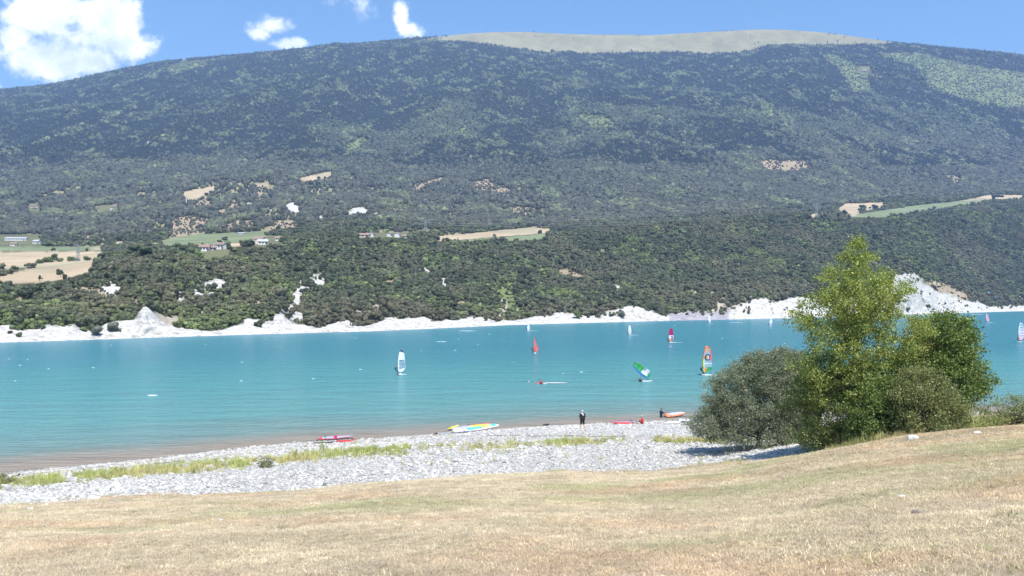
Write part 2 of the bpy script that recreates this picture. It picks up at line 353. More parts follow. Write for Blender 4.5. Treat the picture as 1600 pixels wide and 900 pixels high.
ROCK = [[(sum(p[0] for p in q)/len(q)*-.28+x*1.28, sum(p[1] for p in q)/len(q)*-.28+y*1.28) for x, y in q] for q in ROCK]
EARTH = [[(296, 324), (312, 312), (334, 314), (332, 326), (305, 330)], [(350, 330), (358, 318), (372, 316), (380, 328), (360, 334)], [(400, 292), (412, 290), (408, 345), (402, 345)], [(262, 362), (276, 340), (300, 336), (335, 344), (322, 356), (300, 370), (268, 372)], [(345, 362), (362, 345), (400, 343), (398, 360)], [(585, 330), (630, 318), (655, 326), (620, 338)], [(118, 372), (132, 366), (150, 370), (140, 378)], [(0, 480), (5, 473), (40, 462), (70, 455), (90, 458), (60, 466), (25, 479)], [(100, 459), (120, 448), (150, 450), (186, 461), (165, 469), (140, 463)], [(868, 424), (885, 419), (912, 432), (915, 441), (880, 437)],
         [(268, 345), (285, 338), (330, 340), (325, 352), (300, 358), (270, 354)], [(300, 322), (330, 312), (335, 320), (305, 330)], [(335, 338), (350, 324), (355, 335), (345, 346)], [(420, 360), (425, 347), (462, 344), (468, 362)], [(548, 272), (556, 275), (552, 290), (546, 284)], [(345, 350), (385, 345), (400, 358), (360, 362)],
         [(730, 284), (760, 280), (800, 296), (790, 304), (745, 300)], [(1475, 276), (1488, 273), (1503, 280), (1497, 289), (1485, 286)], [(700, 365), (745, 358), (720, 366)], [(640, 290), (690, 276), (700, 280), (650, 300)], [(1180, 252), (1200, 249), (1256, 252), (1271, 262), (1250, 271), (1200, 270)], [(570, 295), (578, 290), (582, 300)],
         [(600, 440), (625, 432), (635, 440), (610, 450)], [(690, 470), (740, 470), (735, 482), (700, 486)], [(1440, 440), (1470, 440), (1530, 468), (1500, 468), (1460, 452)], [(800, 322), (830, 328), (820, 342), (800, 336)]]
TAN = [[(-90, 394), (165, 393), (160, 402), (100, 411), (40, 418), (-90, 426)], [(-40, 440), (0, 432), (60, 416), (140, 405), (152, 411), (138, 425), (100, 436), (70, 442), (30, 443)], [(308, 392), (345, 382), (405, 375), (405, 384), (385, 392), (330, 397)], [(458, 281), (480, 275), (522, 266), (518, 275), (490, 284)], [(282, 301), (290, 298), (345, 290), (332, 300), (300, 313), (290, 309)],
       [(680, 369), (720, 366), (800, 358), (830, 355), (864, 358), (862, 363), (830, 366), (700, 376), (684, 377)], [(1308, 326), (1320, 318), (1382, 316), (1376, 325), (1350, 329), (1335, 338), (1310, 331)], [(1500, 314), (1545, 304), (1600, 305), (1600, 310), (1560, 311)], [(1252, 340), (1275, 332), (1288, 338), (1262, 344)], [(140, 387), (210, 382), (208, 386), (150, 391)], [(170, 378), (250, 373), (250, 376), (172, 381)], [(418, 292), (400, 290), (398, 286), (418, 286)]]
GREEN = [[(250, 376), (300, 366), (415, 361), (415, 372), (350, 381), (255, 386)], [(-90, 384), (160, 385), (165, 392), (-90, 393)], [(230, 381), (285, 373), (405, 365), (405, 373), (340, 382), (285, 381)], [(165, 397), (215, 387), (250, 382), (250, 387), (200, 396)], [(700, 377), (830, 367), (862, 364), (845, 377), (710, 379)], [(1298, 343), (1345, 334), (1420, 322), (1530, 311), (1542, 316), (1440, 330), (1380, 340), (1310, 346)], [(1420, 395), (1390, 340), (1400, 338)]]
SCRUB = [[(1273, 79), (1310, 88), (1330, 100), (1358, 118), (1362, 145), (1335, 147), (1325, 125), (1305, 103)], [(1368, 82), (1440, 83), (1500, 98), (1600, 115), (1700, 140), (1700, 190), (1600, 172), (1530, 163), (1455, 140), (1445, 110), (1400, 98)],
         [(538, 228), (565, 213), (572, 220), (555, 240), (540, 245)], [(900, 180), (945, 178), (965, 200), (925, 204)], [(715, 208), (730, 190), (735, 196), (725, 215)], [(255, 108), (290, 95), (330, 95), (325, 104), (270, 118)], [(775, 450), (800, 440), (812, 490), (785, 498)], [(1172, 145), (1210, 165), (1215, 190), (1195, 180)], [(1040, 115), (1075, 108), (1080, 122)], [(1320, 100), (1330, 98), (1345, 108)]]
CLEAR = [[(-5, 366), (66, 366), (68, 390), (-5, 390)], [(42, 317), (64, 317), (64, 332), (42, 332)], [(145, 322), (156, 321), (186, 319), (187, 330), (170, 332), (150, 330)], [(312, 388), (356, 387), (358, 402), (330, 406), (312, 403)], [(396, 369), (442, 368), (444, 379), (410, 387), (398, 385)], [(558, 364), (640, 363), (640, 371), (558, 372)], [(1342, 103), (1360, 103), (1360, 113), (1342, 113)],
         [(660, 355), (670, 355), (670, 364), (660, 364)], [(288, 316), (294, 316), (294, 324), (288, 324)], [(25, 374), (55, 374), (55, 386), (25, 386)]]
def anyin(px, py, polys):
    o = np.zeros(np.shape(px), bool)
    for p in polys: o |= inpoly(px, py, p)
    return o
def classify(px, py, X, D, t, jit=1.0):
    jx = (fbm(X/(D*.006), D/(D*.006+1)*3, 61, 3)-.5)*9*jit; jy = (fbm(X/(D*.006)+50, py/4., 62, 3)-.5)*6*jit
    qx, qy = px+jx, py+jy
    rock = (anyin(qx, qy, ROCK) & (t > 2)) | ((t < 3.6) & (qy > top_y(qx)+0)) & (t < 3.35)
    rock |= (t < 2.3)
    earth = anyin(qx, qy, EARTH) & (t > 2.6)
    tan = anyin(px+jx*.3, py+jy*.25, TAN) & (t > 5); green = anyin(px+jx*.3, py+jy*.25, GREEN) & (t > 5)
    scrub = anyin(qx, qy, SCRUB)
    by = np.interp(qx, RG[:, 0], RG[:, 1])-1
    bald = (t > 11.93) & (px > 655) & (px < 1425)
    return rock, earth, tan, green, scrub, bald
rock, earth, tan, green, scrub, bald = classify(PXv, PYv, FX, FD, T2)
def smooth_mask(a): 
    a = a.astype(float); b = a.copy(); b[1:-1, 1:-1] = (a[1:-1, 1:-1]*4+a[:-2, 1:-1]+a[2:, 1:-1]+a[1:-1, :-2]+a[1:-1, 2:])/8; return b
col = np.zeros(FD.shape+(3,)); col[:] = (.060, .066, .034)
def setc(mask, c):
    global col
    w = smooth_mask(mask)[..., None]; col = col*(1-w)+np.array(c)*w
setc((T2 > 6.5) & (T2 < 8.3) & (PXv < 860) & (fbm(FX/55, FD/90, 97, 4) > .56-.05*(PXv < 640)), (.27, .245, .14)); setc(scrub, (.17, .20, .085)); setc(earth, (.36, .29, .20)); setc(green, (.20, .235, .13)); setc(tan, (.45, .36, .24))
sh = (vnoise(FX/60, FD/160, 71) > .55) & tan; setc(sh, (.38, .33, .22))
setc(bald, (.27, .25, .145)); setc((T2 > 2.7) & (T2 < 3.6) & ~rock & (fbm(FX/10, FZ/7, 92, 3) > .61), (.42, .37, .29)); setc(rock, (.55, .535, .505))
shaded = rock & (PXv > 1045) & (PXv < 1140) & (T2 < 3.3); setc(shaded, (.36, .345, .375)); jq = (fbm(FX/9, FD/12, 63, 3)-.5)*8; setc(anyin(PXv+jq, PYv+jq*.5, CLEAR) & ~tan & ~green & (T2 > 4.6), (.15, .155, .085))  # violet-grey shade on this stretch of cliff is painted into the rock colour
me = mesh_np('far_land', np.stack([FX, FD, FZ], -1).reshape(-1, 3), grid_faces(len(ts), len(PX)), True)
attr(me, 'cover', 'FLOAT_COLOR', 'POINT', np.concatenate([col, np.ones(FD.shape+(1,))], -1).reshape(-1, 4))
attr(me, 'rock', 'FLOAT', 'POINT', smooth_mask(rock | (earth)).ravel())
m, t = mat('hill_cover'); pos = t.n('ShaderNodeNewGeometry').outputs['Position']
ca = t.n('ShaderNodeAttribute', attribute_name='cover'); ra = t.n('ShaderNodeAttribute', attribute_name='rock')
mp = t.n('ShaderNodeMapping'); t.l(pos, mp.inputs[0]); mp.inputs['Scale'].default_value = (.12, .12, 1.1); mp.inputs['Rotation'].default_value = (R(8), R(5), 0)
st = t.noise(mp.outputs[0], 1.0, 6, .65); gn = t.noise(pos, .55, 6, .7); bn = t.noise(pos, .012, 5, .6)
rk = t.m('ADD', t.m('MULTIPLY', st.outputs[0], .5), t.m('MULTIPLY', gn.outputs[0], .5))
mp3 = t.n('ShaderNodeMapping'); t.l(pos, mp3.inputs[0]); mp3.inputs['Scale'].default_value = (.02, .5, .5); mp3.inputs['Rotation'].default_value = (0, 0, R(12)); rown = t.noise(mp3.outputs[0], 1.0, 4, .6)
shade = t.mix(ra.outputs['Fac'], t.ramp(bn.outputs[0], [(.3, .8), (.7, 1.18)]), t.ramp(rk, [(.37, (.40, .38, .34)), (.465, (.88, .87, .85)), (.62, (1.15, 1.15, 1.15))]))
shade = t.mix(1.0, shade, t.ramp(t.m('ADD', t.m('MULTIPLY', rown.outputs[0], .6), t.m('MULTIPLY', gn.outputs[0], .4)), [(.38, .80), (.62, 1.14)]), 'MULTIPLY')
t.l(t.mix(1.0, ca.outputs['Color'], shade, 'MULTIPLY'), t.b.inputs['Base Color']); t.b.inputs['Roughness'].default_value = 1; t.b.inputs['Specular IOR Level'].default_value = .05
bb = bump(t, rk, .9, 1.2)
tag(link('hills', me, m), kind='structure')
def far_at(px, py, after=3.0):
    """point of the far land seen at a photo pixel"""
    j = int(np.argmin(np.abs(PX-px))); c = PYv[:, j]; ok = np.nonzero((ts >= after) & (c <= py))[0]
    i = int(ok[0]) if len(ok) else len(ts)-2
    i = max(i, 1); a, b = c[i-1], c[i]; f = float(np.clip((py-a)/(b-a+1e-9), 0, 1))
    D = FD[i-1, j]*(1-f)+FD[i, j]*f; Z = FZ[i-1, j]*(1-f)+FZ[i, j]*f
    return Vector(((px-CX)/F*D, D, Z))

# ------------------------------------------------------------------ water
wx = np.concatenate([np.linspace(-2600, -120, 30, endpoint=False), np.arange(-120, 160, 2.0), np.linspace(160, 2600, 30)])
wy = np.concatenate([np.arange(20, 170, 1.5), np.linspace(170, 1700, 60)])
WX, WY = np.meshgrid(wx, wy); dep = np.maximum(-near_h(WX, WY), 0)
pxw = CX+F*WX/WY; _, _, _, _, dew = knots(np.clip(pxw, -1600, 3400)); off = np.maximum(WY-dew, 0)+(fbm(WX/14, WY/8, 81, 3)-.5)*5
me = mesh_np('lake_surface', np.stack([WX, WY, WX*0], -1).reshape(-1, 3), grid_faces(len(wy), len(wx)), True)
attr(me, 'off', 'FLOAT', 'POINT', off.ravel())
m, t = mat('lake_water'); pos = t.n('ShaderNodeNewGeometry').outputs['Position']
oa = t.n('ShaderNodeAttribute', attribute_name='off')
f = t.m('DIVIDE', oa.outputs['Fac'], 160.0, clamp=True)
big = t.noise(pos, .018, 4, .6)
f = t.m('ADD', f, t.m('MULTIPLY', t.m('SUBTRACT', big.outputs[0], .5), t.m('MULTIPLY', f, .5)), clamp=True)
wc = t.ramp(f, [(0, (.34, .28, .22)), (.022, (.31, .275, .225)), (.06, (.17, .285, .275)), (.15, (.115, .315, .32)), (.42, (.075, .29, .31)), (.75, (.045, .235, .28)), (1, (.036, .21, .262))])
t.l(wc, t.b.inputs['Base Color']); t.b.inputs['Roughness'].default_value = .22; t.b.inputs['IOR'].default_value = 1.33; t.b.inputs['Specular IOR Level'].default_value = .5
mp = t.n('ShaderNodeMapping'); t.l(pos, mp.inputs[0]); mp.inputs['Scale'].default_value = (.30, .85, 1); mp.inputs['Rotation'].default_value = (0, 0, R(-14))
w1 = t.noise(mp.outputs[0], 1.5, 5, .65, .3); w2 = t.noise(mp.outputs[0], .25, 3, .5)
b = bump(t, t.m('ADD', w1.outputs[0], t.m('MULTIPLY', w2.outputs[0], 1.6)), 1.0, .95)
tag(link('lake_water', me, m), kind='structure')

# ------------------------------------------------------------------ scattering
def scatter(name, P, scl, rot, idx, tint, coll, kind='stuff', label=None, cat=None):
    me = bpy.data.meshes.new(name); me.vertices.add(len(P)); me.vertices.foreach_set('co', np.asarray(P, np.float32).ravel())
    attr(me, 'scl', 'FLOAT_VECTOR', 'POINT', scl); attr(me, 'rot', 'FLOAT_VECTOR', 'POINT', rot)
    attr(me, 'idx', 'INT', 'POINT', idx); attr(me, 'tint', 'FLOAT_VECTOR', 'POINT', tint)
    o = link(name, me, [])
    ng = bpy.data.node_groups.new(name+'_nodes', 'GeometryNodeTree')
    ng.interface.new_socket('Geometry', in_out='INPUT', socket_type='NodeSocketGeometry'); ng.interface.new_socket('Geometry', in_out='OUTPUT', socket_type='NodeSocketGeometry')
    gi = ng.nodes.new('NodeGroupInput'); go = ng.nodes.new('NodeGroupOutput'); ip = ng.nodes.new('GeometryNodeInstanceOnPoints')
    ci = ng.nodes.new('GeometryNodeCollectionInfo'); ci.inputs[0].default_value = coll; ci.inputs['Separate Children'].default_value = True; ci.inputs['Reset Children'].default_value = True
    def na(nm, typ):
        n = ng.nodes.new('GeometryNodeInputNamedAttribute'); n.data_type = typ; n.inputs[0].default_value = nm; return n.outputs[0]
    L = ng.links.new
    L(gi.outputs[0], ip.inputs['Points']); L(ci.outputs[0], ip.inputs['Instance']); ip.inputs['Pick Instance'].default_value = True
    L(na('idx', 'INT'), ip.inputs['Instance Index']); L(na('rot', 'FLOAT_VECTOR'), ip.inputs['Rotation']); L(na('scl', 'FLOAT_VECTOR'), ip.inputs['Scale'])
    L(ip.outputs[0], go.inputs[0])
    md = o.modifiers.new('scatter', 'NODES'); md.node_group = ng
    tag(o, label, cat, kind=kind); return o
def variants(cname, meshes, mats):
    c = bpy.data.collections.new(cname)
    for i, me in enumerate(meshes): link('%s_%02d' % (cname, i), me, mats, coll=c)
    return c
def ico(n):
    import bmesh
    b = bmesh.new(); bmesh.ops.create_icosphere(b, subdivisions=n, radius=1); v = np.array([x.co[:] for x in b.verts]); f = np.array([[q.index for q in x.verts] for x in b.faces]); b.free(); return v, f
def blob_tree(seed, sub=2, squash=1.0, rough=.45):
    r = np.random.default_rng(seed); v, f = ico(sub); o = r.random(3)*9
    n = fbm(v[:, 0]*1.6+o[0]+v[:, 2], v[:, 1]*1.6+o[1]-v[:, 2]*.6, seed, 3)-.5
    v = v*(1+n[:, None]*rough*2+r.normal(0, .07, (len(v), 1)))
    v[:, :2] *= .48; v[:, 2] = (v[:, 2]*.5*squash+.5*squash+.04)
    return mesh_np('crown', v, f, False)
def conifer(seed, layers=4):
    r = np.random.default_rng(seed); V = []; Fc = []
    for l in range(layers):
        z0 = .08+.8*l/layers; z1 = min(1.0, z0+.42); R0 = .26*(1-l/layers*.86); n = 7
        b = len(V); ph = r.random()*6
        V += [(R0*(1 if k % 2 else .62)*r.uniform(.8, 1.15)*math.cos(ph+2*math.pi*k/(2*n)), R0*(1 if k % 2 else .62)*r.uniform(.8, 1.15)*math.sin(ph+2*math.pi*k/(2*n)), z0+r.uniform(-.03, .03)) for k in range(2*n)]
        V.append((0, 0, z1)); Fc += [(b+k, b+(k+1) % (2*n), b+2*n) for k in range(2*n)]
    return mesh_np('conifer', V, Fc, False)
def leafy(seed, nl=420, size=.075, core=True, shape=1.0):
    """crown of many leaf clumps round a lumpy core, unit height"""
    r = np.random.default_rng(seed); V = []; Fc = []
    nb = 7; cen = np.c_[r.normal(0, .16, nb), r.normal(0, .16, nb), r.uniform(.3, .8, nb)*shape]; rad = r.uniform(.16, .27, nb)
    i = r.integers(0, nb, nl); d = r.normal(size=(nl, 3)); d /= np.linalg.norm(d, axis=1)[:, None]
    P = cen[i]+d*rad[i][:, None]*r.uniform(.75, 1.1, (nl, 1)); P[:, 2] = np.clip(P[:, 2], .05, 1.1)
    a = np.cross(d, r.normal(size=(nl, 3))); a /= np.linalg.norm(a, axis=1)[:, None]; b = np.cross(d, a)+d*r.uniform(-.5, .5, (nl, 1))
    s = size*r.uniform(.6, 1.3, (nl, 1)); Q = np.stack([P-a*s, P-b*s*.8, P+a*s, P+b*s*.8], 1).reshape(-1, 3)
    f = np.arange(nl*4).reshape(-1, 4)
    v, tf = ico(2); allv = [Q]; allf = [np.c_[f[:, [0, 1, 2]]], np.c_[f[:, [0, 2, 3]]]]; o = len(Q)
    if core:
        for c, q in zip(cen, rad): allv.append(v*q*.86*(1+r.normal(0, .08, (len(v), 1)))+c); allf.append(tf+o); o += len(v)
    return mesh_np('crown', np.concatenate(allv), np.concatenate(allf), False)
def trunkless(c): return c
far_coll = variants('wood_far', [conifer(s) for s in range(4)]+[blob_tree(20+s, 1, 1.0) for s in range(5)], WOOD)
mid_coll = variants('wood_mid', [leafy(40+s, 420, .07) for s in range(5)]+[leafy(60+s, 320, .075, True, .8) for s in range(3)]+[conifer(80+s, 6) for s in range(2)], WOOD)

# sample the far woods
def sample_far(t0, t1, size_fn, pack, seed, n_cap):
    r = np.random.default_rng(seed)
    i0, i1 = np.searchsorted(ts, t0), np.searchsorted(ts, t1)
    A = np.stack([FX, FD, FZ], -1)[i0:i1+1]; jl = np.nonzero((PX >= -90) & (PX <= 1700))[0]; A = A[:, jl]
    e1 = A[1:, :-1]-A[:-1, :-1]; e2 = A[:-1, 1:]-A[:-1, :-1]; area = np.abs(e1[..., 0]*e2[..., 1]-e1[..., 1]*e2[..., 0])
    s = size_fn(A[:-1, :-1, 1]); w = area/(pack*s)**2; n = int(min(w.sum(), n_cap)); print('woods', t0, w.sum())
    cidx = r.choice(w.size, n, p=(w/w.sum()).ravel()); ci, cj = np.unravel_index(cidx, w.shape)
    a, b = r.random(n), r.random(n)
    P = A[ci, cj]*((1-a)*(1-b))[:, None]+A[ci+1, cj]*(a*(1-b))[:, None]+A[ci, cj+1]*((1-a)*b)[:, None]+A[ci+1, cj+1]*(a*b)[:, None]
    t = ts[i0+ci]+a*(ts[np.minimum(i0+ci+1, len(ts)-1)]-ts[i0+ci])
    return P, t, r
def wood_filter(P, t, r, clear=1.0):
    px = CX+F*P[:, 0]/P[:, 1]; py = HY-(P[:, 2]-CZ)*F/P[:, 1]
    rock, earth, tan, green, scrub, bald = classify(px, py, P[:, 0], P[:, 1], t)
    keep = np.ones(len(P))
    hs = np.where(t < 7.1, (3.0+P[:, 1]*.0029)*.85, (3.6+P[:, 1]*.0022)*.85)*F/P[:, 1]
    front = (t > 4.6) & (t < 9) & ~(tan | green) & anyin(px, py-hs, TAN+GREEN) | (t > 2.8) & ~rock & anyin(px, py-hs*.8, ROCK)
    keep[front] = .03
    jx_ = (fbm(P[:, 0]/9, P[:, 1]/12, 63, 3)-.5)*10
    pz = (t > 4.6) & ((py < 300) == (P[:, 1] > 2900)) & (anyin(px+jx_, py-hs*.6, CLEAR) | anyin(px, py-hs, CLEAR) | anyin(px, py, CLEAR))
    open_ = (t > 6.5) & (t < 8.3) & (px < 860) & (fbm(P[:, 0]/55, P[:, 1]/90, 97, 4) > .56-.05*(px < 640))
    keep[rock] = .0; keep[rock & (t > 2.35) & (vnoise(P[:, 0]/7, P[:, 2]/4, 91) > .66)] = .30; keep[rock & (t > 2.8) & (r.random(len(P)) < .12)] = .5; nr = (t > 2.7) & (t < 3.5) & ~rock & (fbm(P[:, 0]/10, P[:, 2]/7, 92, 3) > .61); keep[nr] = .3
    keep[earth] = .22; keep[tan | green] = .0; keep[scrub] = .35; keep[bald] = .001+.03*(vnoise(P[bald][:, 0]/70, P[bald][:, 1]/110, 93) > .72); keep[(t > 11.93) & (np.abs(px-1040) > 350)] = 1; e = bald & (np.abs(px-1040) > 330); keep[e] = np.maximum(.003, ((np.abs(px-1040)-330)/55.)[e]**2)
    # plateau: hedges and groves only
    plat = (t > 6.0) & (t < 7.0) & ~(tan | green); keep[plat & (vnoise(P[:, 0]/35, P[:, 1]/60, 95) < .35)] *= .25
    keep[open_] = np.minimum(keep[open_], .14); keep[pz] = 0
    return r.random(len(P)) < keep, px, py, scrub, earth, bald
# foothill
P, t, r = sample_far(2.35, 7.1, lambda D: 3.0+D*.0029, .60, 5, 150000)
k, px, py, scrub, earth, bald = wood_filter(P, t, r); P, t, px, py, scrub, earth = P[k], t[k], px[k], py[k], scrub[k], earth[k]
n = len(P); s = (3.0+P[:, 1]*.0029)*np.exp(r.normal(0, .22, n))*np.where(scrub | earth, .45, 1)*np.where(t < 3.0, .55, 1)
n1 = fbm(P[:, 0]/34, P[:, 1]/34, 101, 3); n2 = r.random(n); dec = (n1+(n2-.5)*.35 > .60)
idx = np.where(dec, r.integers(5, 8, n), r.integers(0, 5, n)); idx = np.where((~dec) & (r.random(n) < .10), r.integers(8, 10, n), idx)
c_pine = np.array([.085, .102, .056]); c_dec = np.array([.130, .165, .062]); c_dry = np.array([.165, .150, .095])
tint = np.where(dec[:, None], c_dec, c_pine)*np.exp(r.normal(0, .30, (n, 1)))
dry = np.clip(fbm(P[:, 0]/60+9, P[:, 1]/60, 103, 3)*3-1.35+np.clip((3.6-t)*.5, 0, .5), 0, .8)*(r.random(n) < .8); tint = tint*(1-dry[:, None])+c_dry*dry[:, None]*np.exp(r.normal(0, .15, (n, 1)))
wd = np.exp(r.normal(0, .12, (n, 2))); scl = np.c_[s*wd[:, 0]*1.05, s*wd[:, 1]*1.05, s*np.where(dec, .9, .95)]
P[:, 2] -= s*.12
scatter('foothill_wood', P, scl, np.c_[r.normal(0, .06, (n, 2)), r.random(n)*6.28], idx, tint, mid_coll, label='mixed pine and oak wood covering the low hill above the white cliffs of the far shore', cat='wood')
# mountain
P, t, r = sample_far(7.1, 13.0, lambda D: 3.6+D*.0022, .56, 6, 420000)
k, px, py, scrub, earth, bald = wood_filter(P, t, r); P, t, px, py, scrub, earth, bald = P[k], t[k], px[k], py[k], scrub[k], earth[k], bald[k]
n = len(P); s = (3.6+P[:, 1]*.0022)*np.exp(r.normal(0, .2, n))*np.where(scrub | earth, .5, 1)*np.where(bald, .75, 1)
n1 = fbm(P[:, 0]/260, P[:, 1]/300, 111, 4); n3 = fbm(P[:, 0]/45, P[:, 1]/60, 117, 3); n2 = r.random(n)
con_p = np.clip((n1-.40)*6+(255-py)/85., .10, .95); con_p = np.where((py > 262), con_p*.35, con_p)
streak = (n3 > .62)
con = (n2 < con_p) & ~scrub & ~(streak & (r.random(n) < .45)) | bald
idx = np.where(con, r.integers(0, 4, n), r.integers(4, 9, n))
c_con = np.array([.023, .040, .034]); c_br = np.array([.066, .084, .046]); c_pin = np.array([.072, .078, .053]); c_lt = np.array([.155, .185, .085])
low = np.clip((py-200)/60, 0, 1)[:, None]
tint = np.where(con[:, None], c_con, c_br*(1-low)+c_pin*low)
tint = np.where(scrub[:, None] & (r.random((n, 1)) < .8), c_lt, tint)
tint = np.where(((n3 > .66) & ~con)[:, None], tint*.5+c_lt*.5, tint)*np.exp(r.normal(0, .27, (n, 1)))
w = np.where(con, .92, 1.15); scl = np.c_[s*w, s*w, s*np.where(con, 1.15, 1.0)]; P[:, 2] -= s*.1
scatter('mountain_forest', P, scl, np.c_[np.zeros((n, 2)), r.random(n)*6.28], idx, tint, far_coll, label='dense spruce and beech forest covering the long mountain flank below the bald summit', cat='forest')
print('FAR DONE')
#--PART2--
# ------------------------------------------------------------------ air
hb = MB(); hb.box((0, 2900, 880), (19000, 8000, 1790))
m = bpy.data.materials.new('air'); m.use_nodes = True; nt = m.node_tree; nt.nodes.clear()
pv = nt.nodes.new('ShaderNodeVolumePrincipled'); ou = nt.nodes.new('ShaderNodeOutputMaterial')
pv.inputs['Color'].default_value = (.40, .585, 1.0, 1); pv.inputs['Density'].default_value = HAZE; pv.inputs['Anisotropy'].default_value = .0
nt.links.new(pv.outputs[0], ou.inputs['Volume'])
tag(hb.build('haze', m), kind='stuff')

# ------------------------------------------------------------------ pebbles and grasses (uncountable)
STONE = None
m, t = mat('limestone_pebble'); a = t.n('ShaderNodeAttribute'); a.attribute_type = 'INSTANCER'; a.attribute_name = 'tint'
o_ = t.n('ShaderNodeTexCoord'); n_ = t.noise(o_.outputs['Object'], 3, 5, .6)
t.l(t.mix(1.0, a.outputs['Color'], t.ramp(n_.outputs[0], [(.3, .8), (.7, 1.1)]), 'MULTIPLY'), t.b.inputs['Base Color']); t.b.inputs['Roughness'].default_value = .85; PEB = m
def pebble(seed, sub=1):
    r = np.random.default_rng(seed); v, f = ico(sub); n = fbm(v[:, 0]*1.3+seed, v[:, 1]*1.3+v[:, 2], seed, 2)-.5
    v = v*(1+n[:, None]*.8)*np.array([1, .75, .42]); return mesh_np('pebble', v, f, False)
peb_coll = variants('pebble_kinds', [pebble(s) for s in range(6)], PEB)
def fan(n, d0, d1, p0, p1, r, power=1.0):
    D = (r.random(n)*(d1**power-d0**power)+d0**power)**(1/power); px = r.uniform(p0, p1, n)
    return (px-CX)/F*D, D, px
r = np.random.default_rng(201)
X, Y, px = fan(230000, 34, 106, -120, 1720, r, 1.3); g, wet, _, de = near_masks(X, Y)
patch = fbm(X/1.3, Y/1.3, 205, 3)
k = (r.random(len(X)) < g*np.clip(.25+patch*1.2, 0, 1)) & (Y < de+.5); X, Y, de = X[k], Y[k], de[k]
stray_x, stray_y, spx = fan(700, 16, 60, -50, 1700, r, 1.6); k2 = r.random(700) < np.clip(1.0-np.abs(stray_y-np.interp(spx, KPX, DG))/9, .05, 1)
X = np.r_[X, stray_x[k2]]; Y = np.r_[Y, stray_y[k2]]; n = len(X); big = fbm(X/6, Y/6, 207, 3)
sz = np.clip(.054*np.exp(r.normal(0, .42, n))*(.7+big*.9), .03, .28); sz[-k2.sum():] *= .8
tin = np.clip(.50+r.normal(0, .12, (n, 1)), .18, .70)*np.array([1, .965, .90])*np.exp(r.normal(0, .02, (n, 3)))
wetm = np.r_[np.abs(Y[:len(de)]-de) < .9, np.zeros(k2.sum(), bool)]; tin[wetm] *= .45; ed = np.interp(CX+F*X/Y, KPX, DE)-Y+(fbm(X/5, Y/5, 209, 2)-.5)*2; tl = (np.abs(ed-3.2) < .35) | (np.abs(ed-7.5) < .5) | (np.abs(ed-13) < .4); tin[tl] *= np.array([.62, .54, .44])
scatter('shore_pebbles', np.c_[X, Y, near_h(X, Y)+sz*.18], np.c_[sz, sz*r.uniform(.7, 1.1, n), sz*r.uniform(.8, 1.3, n)], np.c_[r.normal(0, .25, (n, 2)), r.random(n)*6.28], r.integers(0, 6, n), tin, peb_coll,
        label='white limestone pebbles strewn along the near shore between meadow and water', cat='pebbles')

BLADE = leaf_mat('grass_blade', None, None, trans=.3, rough=.6, instancer=True)
def tuft(seed, nb, h, w, spread, lean, bend=.5):
    r = np.random.default_rng(seed); V = []; Fc = []
    for _ in range(nb):
        a = r.random()*6.28; d = np.array([math.cos(a), math.sin(a), 0]); sd = np.array([-d[1], d[0], 0]); q = r.random()*6.28
        p = np.array([math.cos(q), math.sin(q), 0])*spread*r.random()**.6; hh = h*r.uniform(.45, 1.1); l = lean*r.uniform(.3, 1.4)*hh; b = len(V)
        V += [p-sd*w, p+sd*w, p+sd*w*.7+d*l*.35+np.array([0, 0, hh*.55]), p-sd*w*.7+d*l*.35+np.array([0, 0, hh*.55]), p+d*l+np.array([0, 0, hh*(1-bend*.3)])]
        Fc += [(b, b+1, b+2), (b, b+2, b+3), (b+3, b+2, b+4)]
    return mesh_np('tuft', V, Fc, False)
short_coll = variants('short_grass', [tuft(s, 22, .045, .0032, .11, 1.7) for s in range(6)], BLADE)
tall_coll = variants('tall_grass', [tuft(30+s, 26, .5, .007, .14, .35) for s in range(5)]+[tuft(50+s, 30, .3, .006, .16, .8) for s in range(3)], BLADE)
r = np.random.default_rng(211)
X, Y, px = fan(270000, 7.5, 62, -60, 1660, r, 1.2); g, wet, _, _ = near_masks(X, Y); k = (r.random(len(X)) > g*1.04) & ((Y < 52)|(px > 1280)); X, Y = X[k], Y[k]; n = len(X)
gn = fbm(X/3.2, Y/3.2, 215, 4); gl = fbm(X/14, Y/14, 217, 3); gf = np.clip((gn-.47)*2.4+(gl-.49)*1.6+.08, 0, .65)
bare = fbm(X/5, Y/2.6, 219, 3)
kk = r.random(n) < np.clip((bare-.2)*6, .5, 1); X, Y, gf = X[kk], Y[kk], gf[kk]; n = len(X)
lum = np.exp(r.normal(0, .24, (n, 1))+((fbm(X/1.1, Y/1.1, 241, 3)-.5)*.45+(fbm(X/5, Y/5, 243, 3)-.5)*.3)[:, None]); st_ = np.array([.555, .47, .355]); gr_ = np.array([.36, .36, .19]); tin = st_*(1-gf[:, None])+gr_*gf[:, None]; rs = (np.maximum(np.clip((fbm(X/4, Y/2, 233, 3)-.40)*5, 0, 1)*np.clip((CX+F*X/Y-1180)/200, 0, 1)*np.clip((Y-26)/8, 0, 1), np.clip((fbm(X/3, Y/3, 235, 4)-.55)*5, 0, 1)))[:, None]*.7; tin = (tin*(1-rs)+np.array([.56, .41, .29])*rs)*lum
f_ = np.clip(Y/26, .8, 1.7)*np.exp(r.normal(0, .25, n))
scatter('dry_grass', np.c_[X, Y, near_h(X, Y)-.004], np.c_[f_, f_, np.clip(f_*r.uniform(.6, 1.2, n), 0, 1.5)], np.c_[np.zeros((n, 2)), r.random(n)*6.28], r.integers(0, 6, n), tin, short_coll, label='short sun-dried grass of the meadow in the foreground', cat='grass')
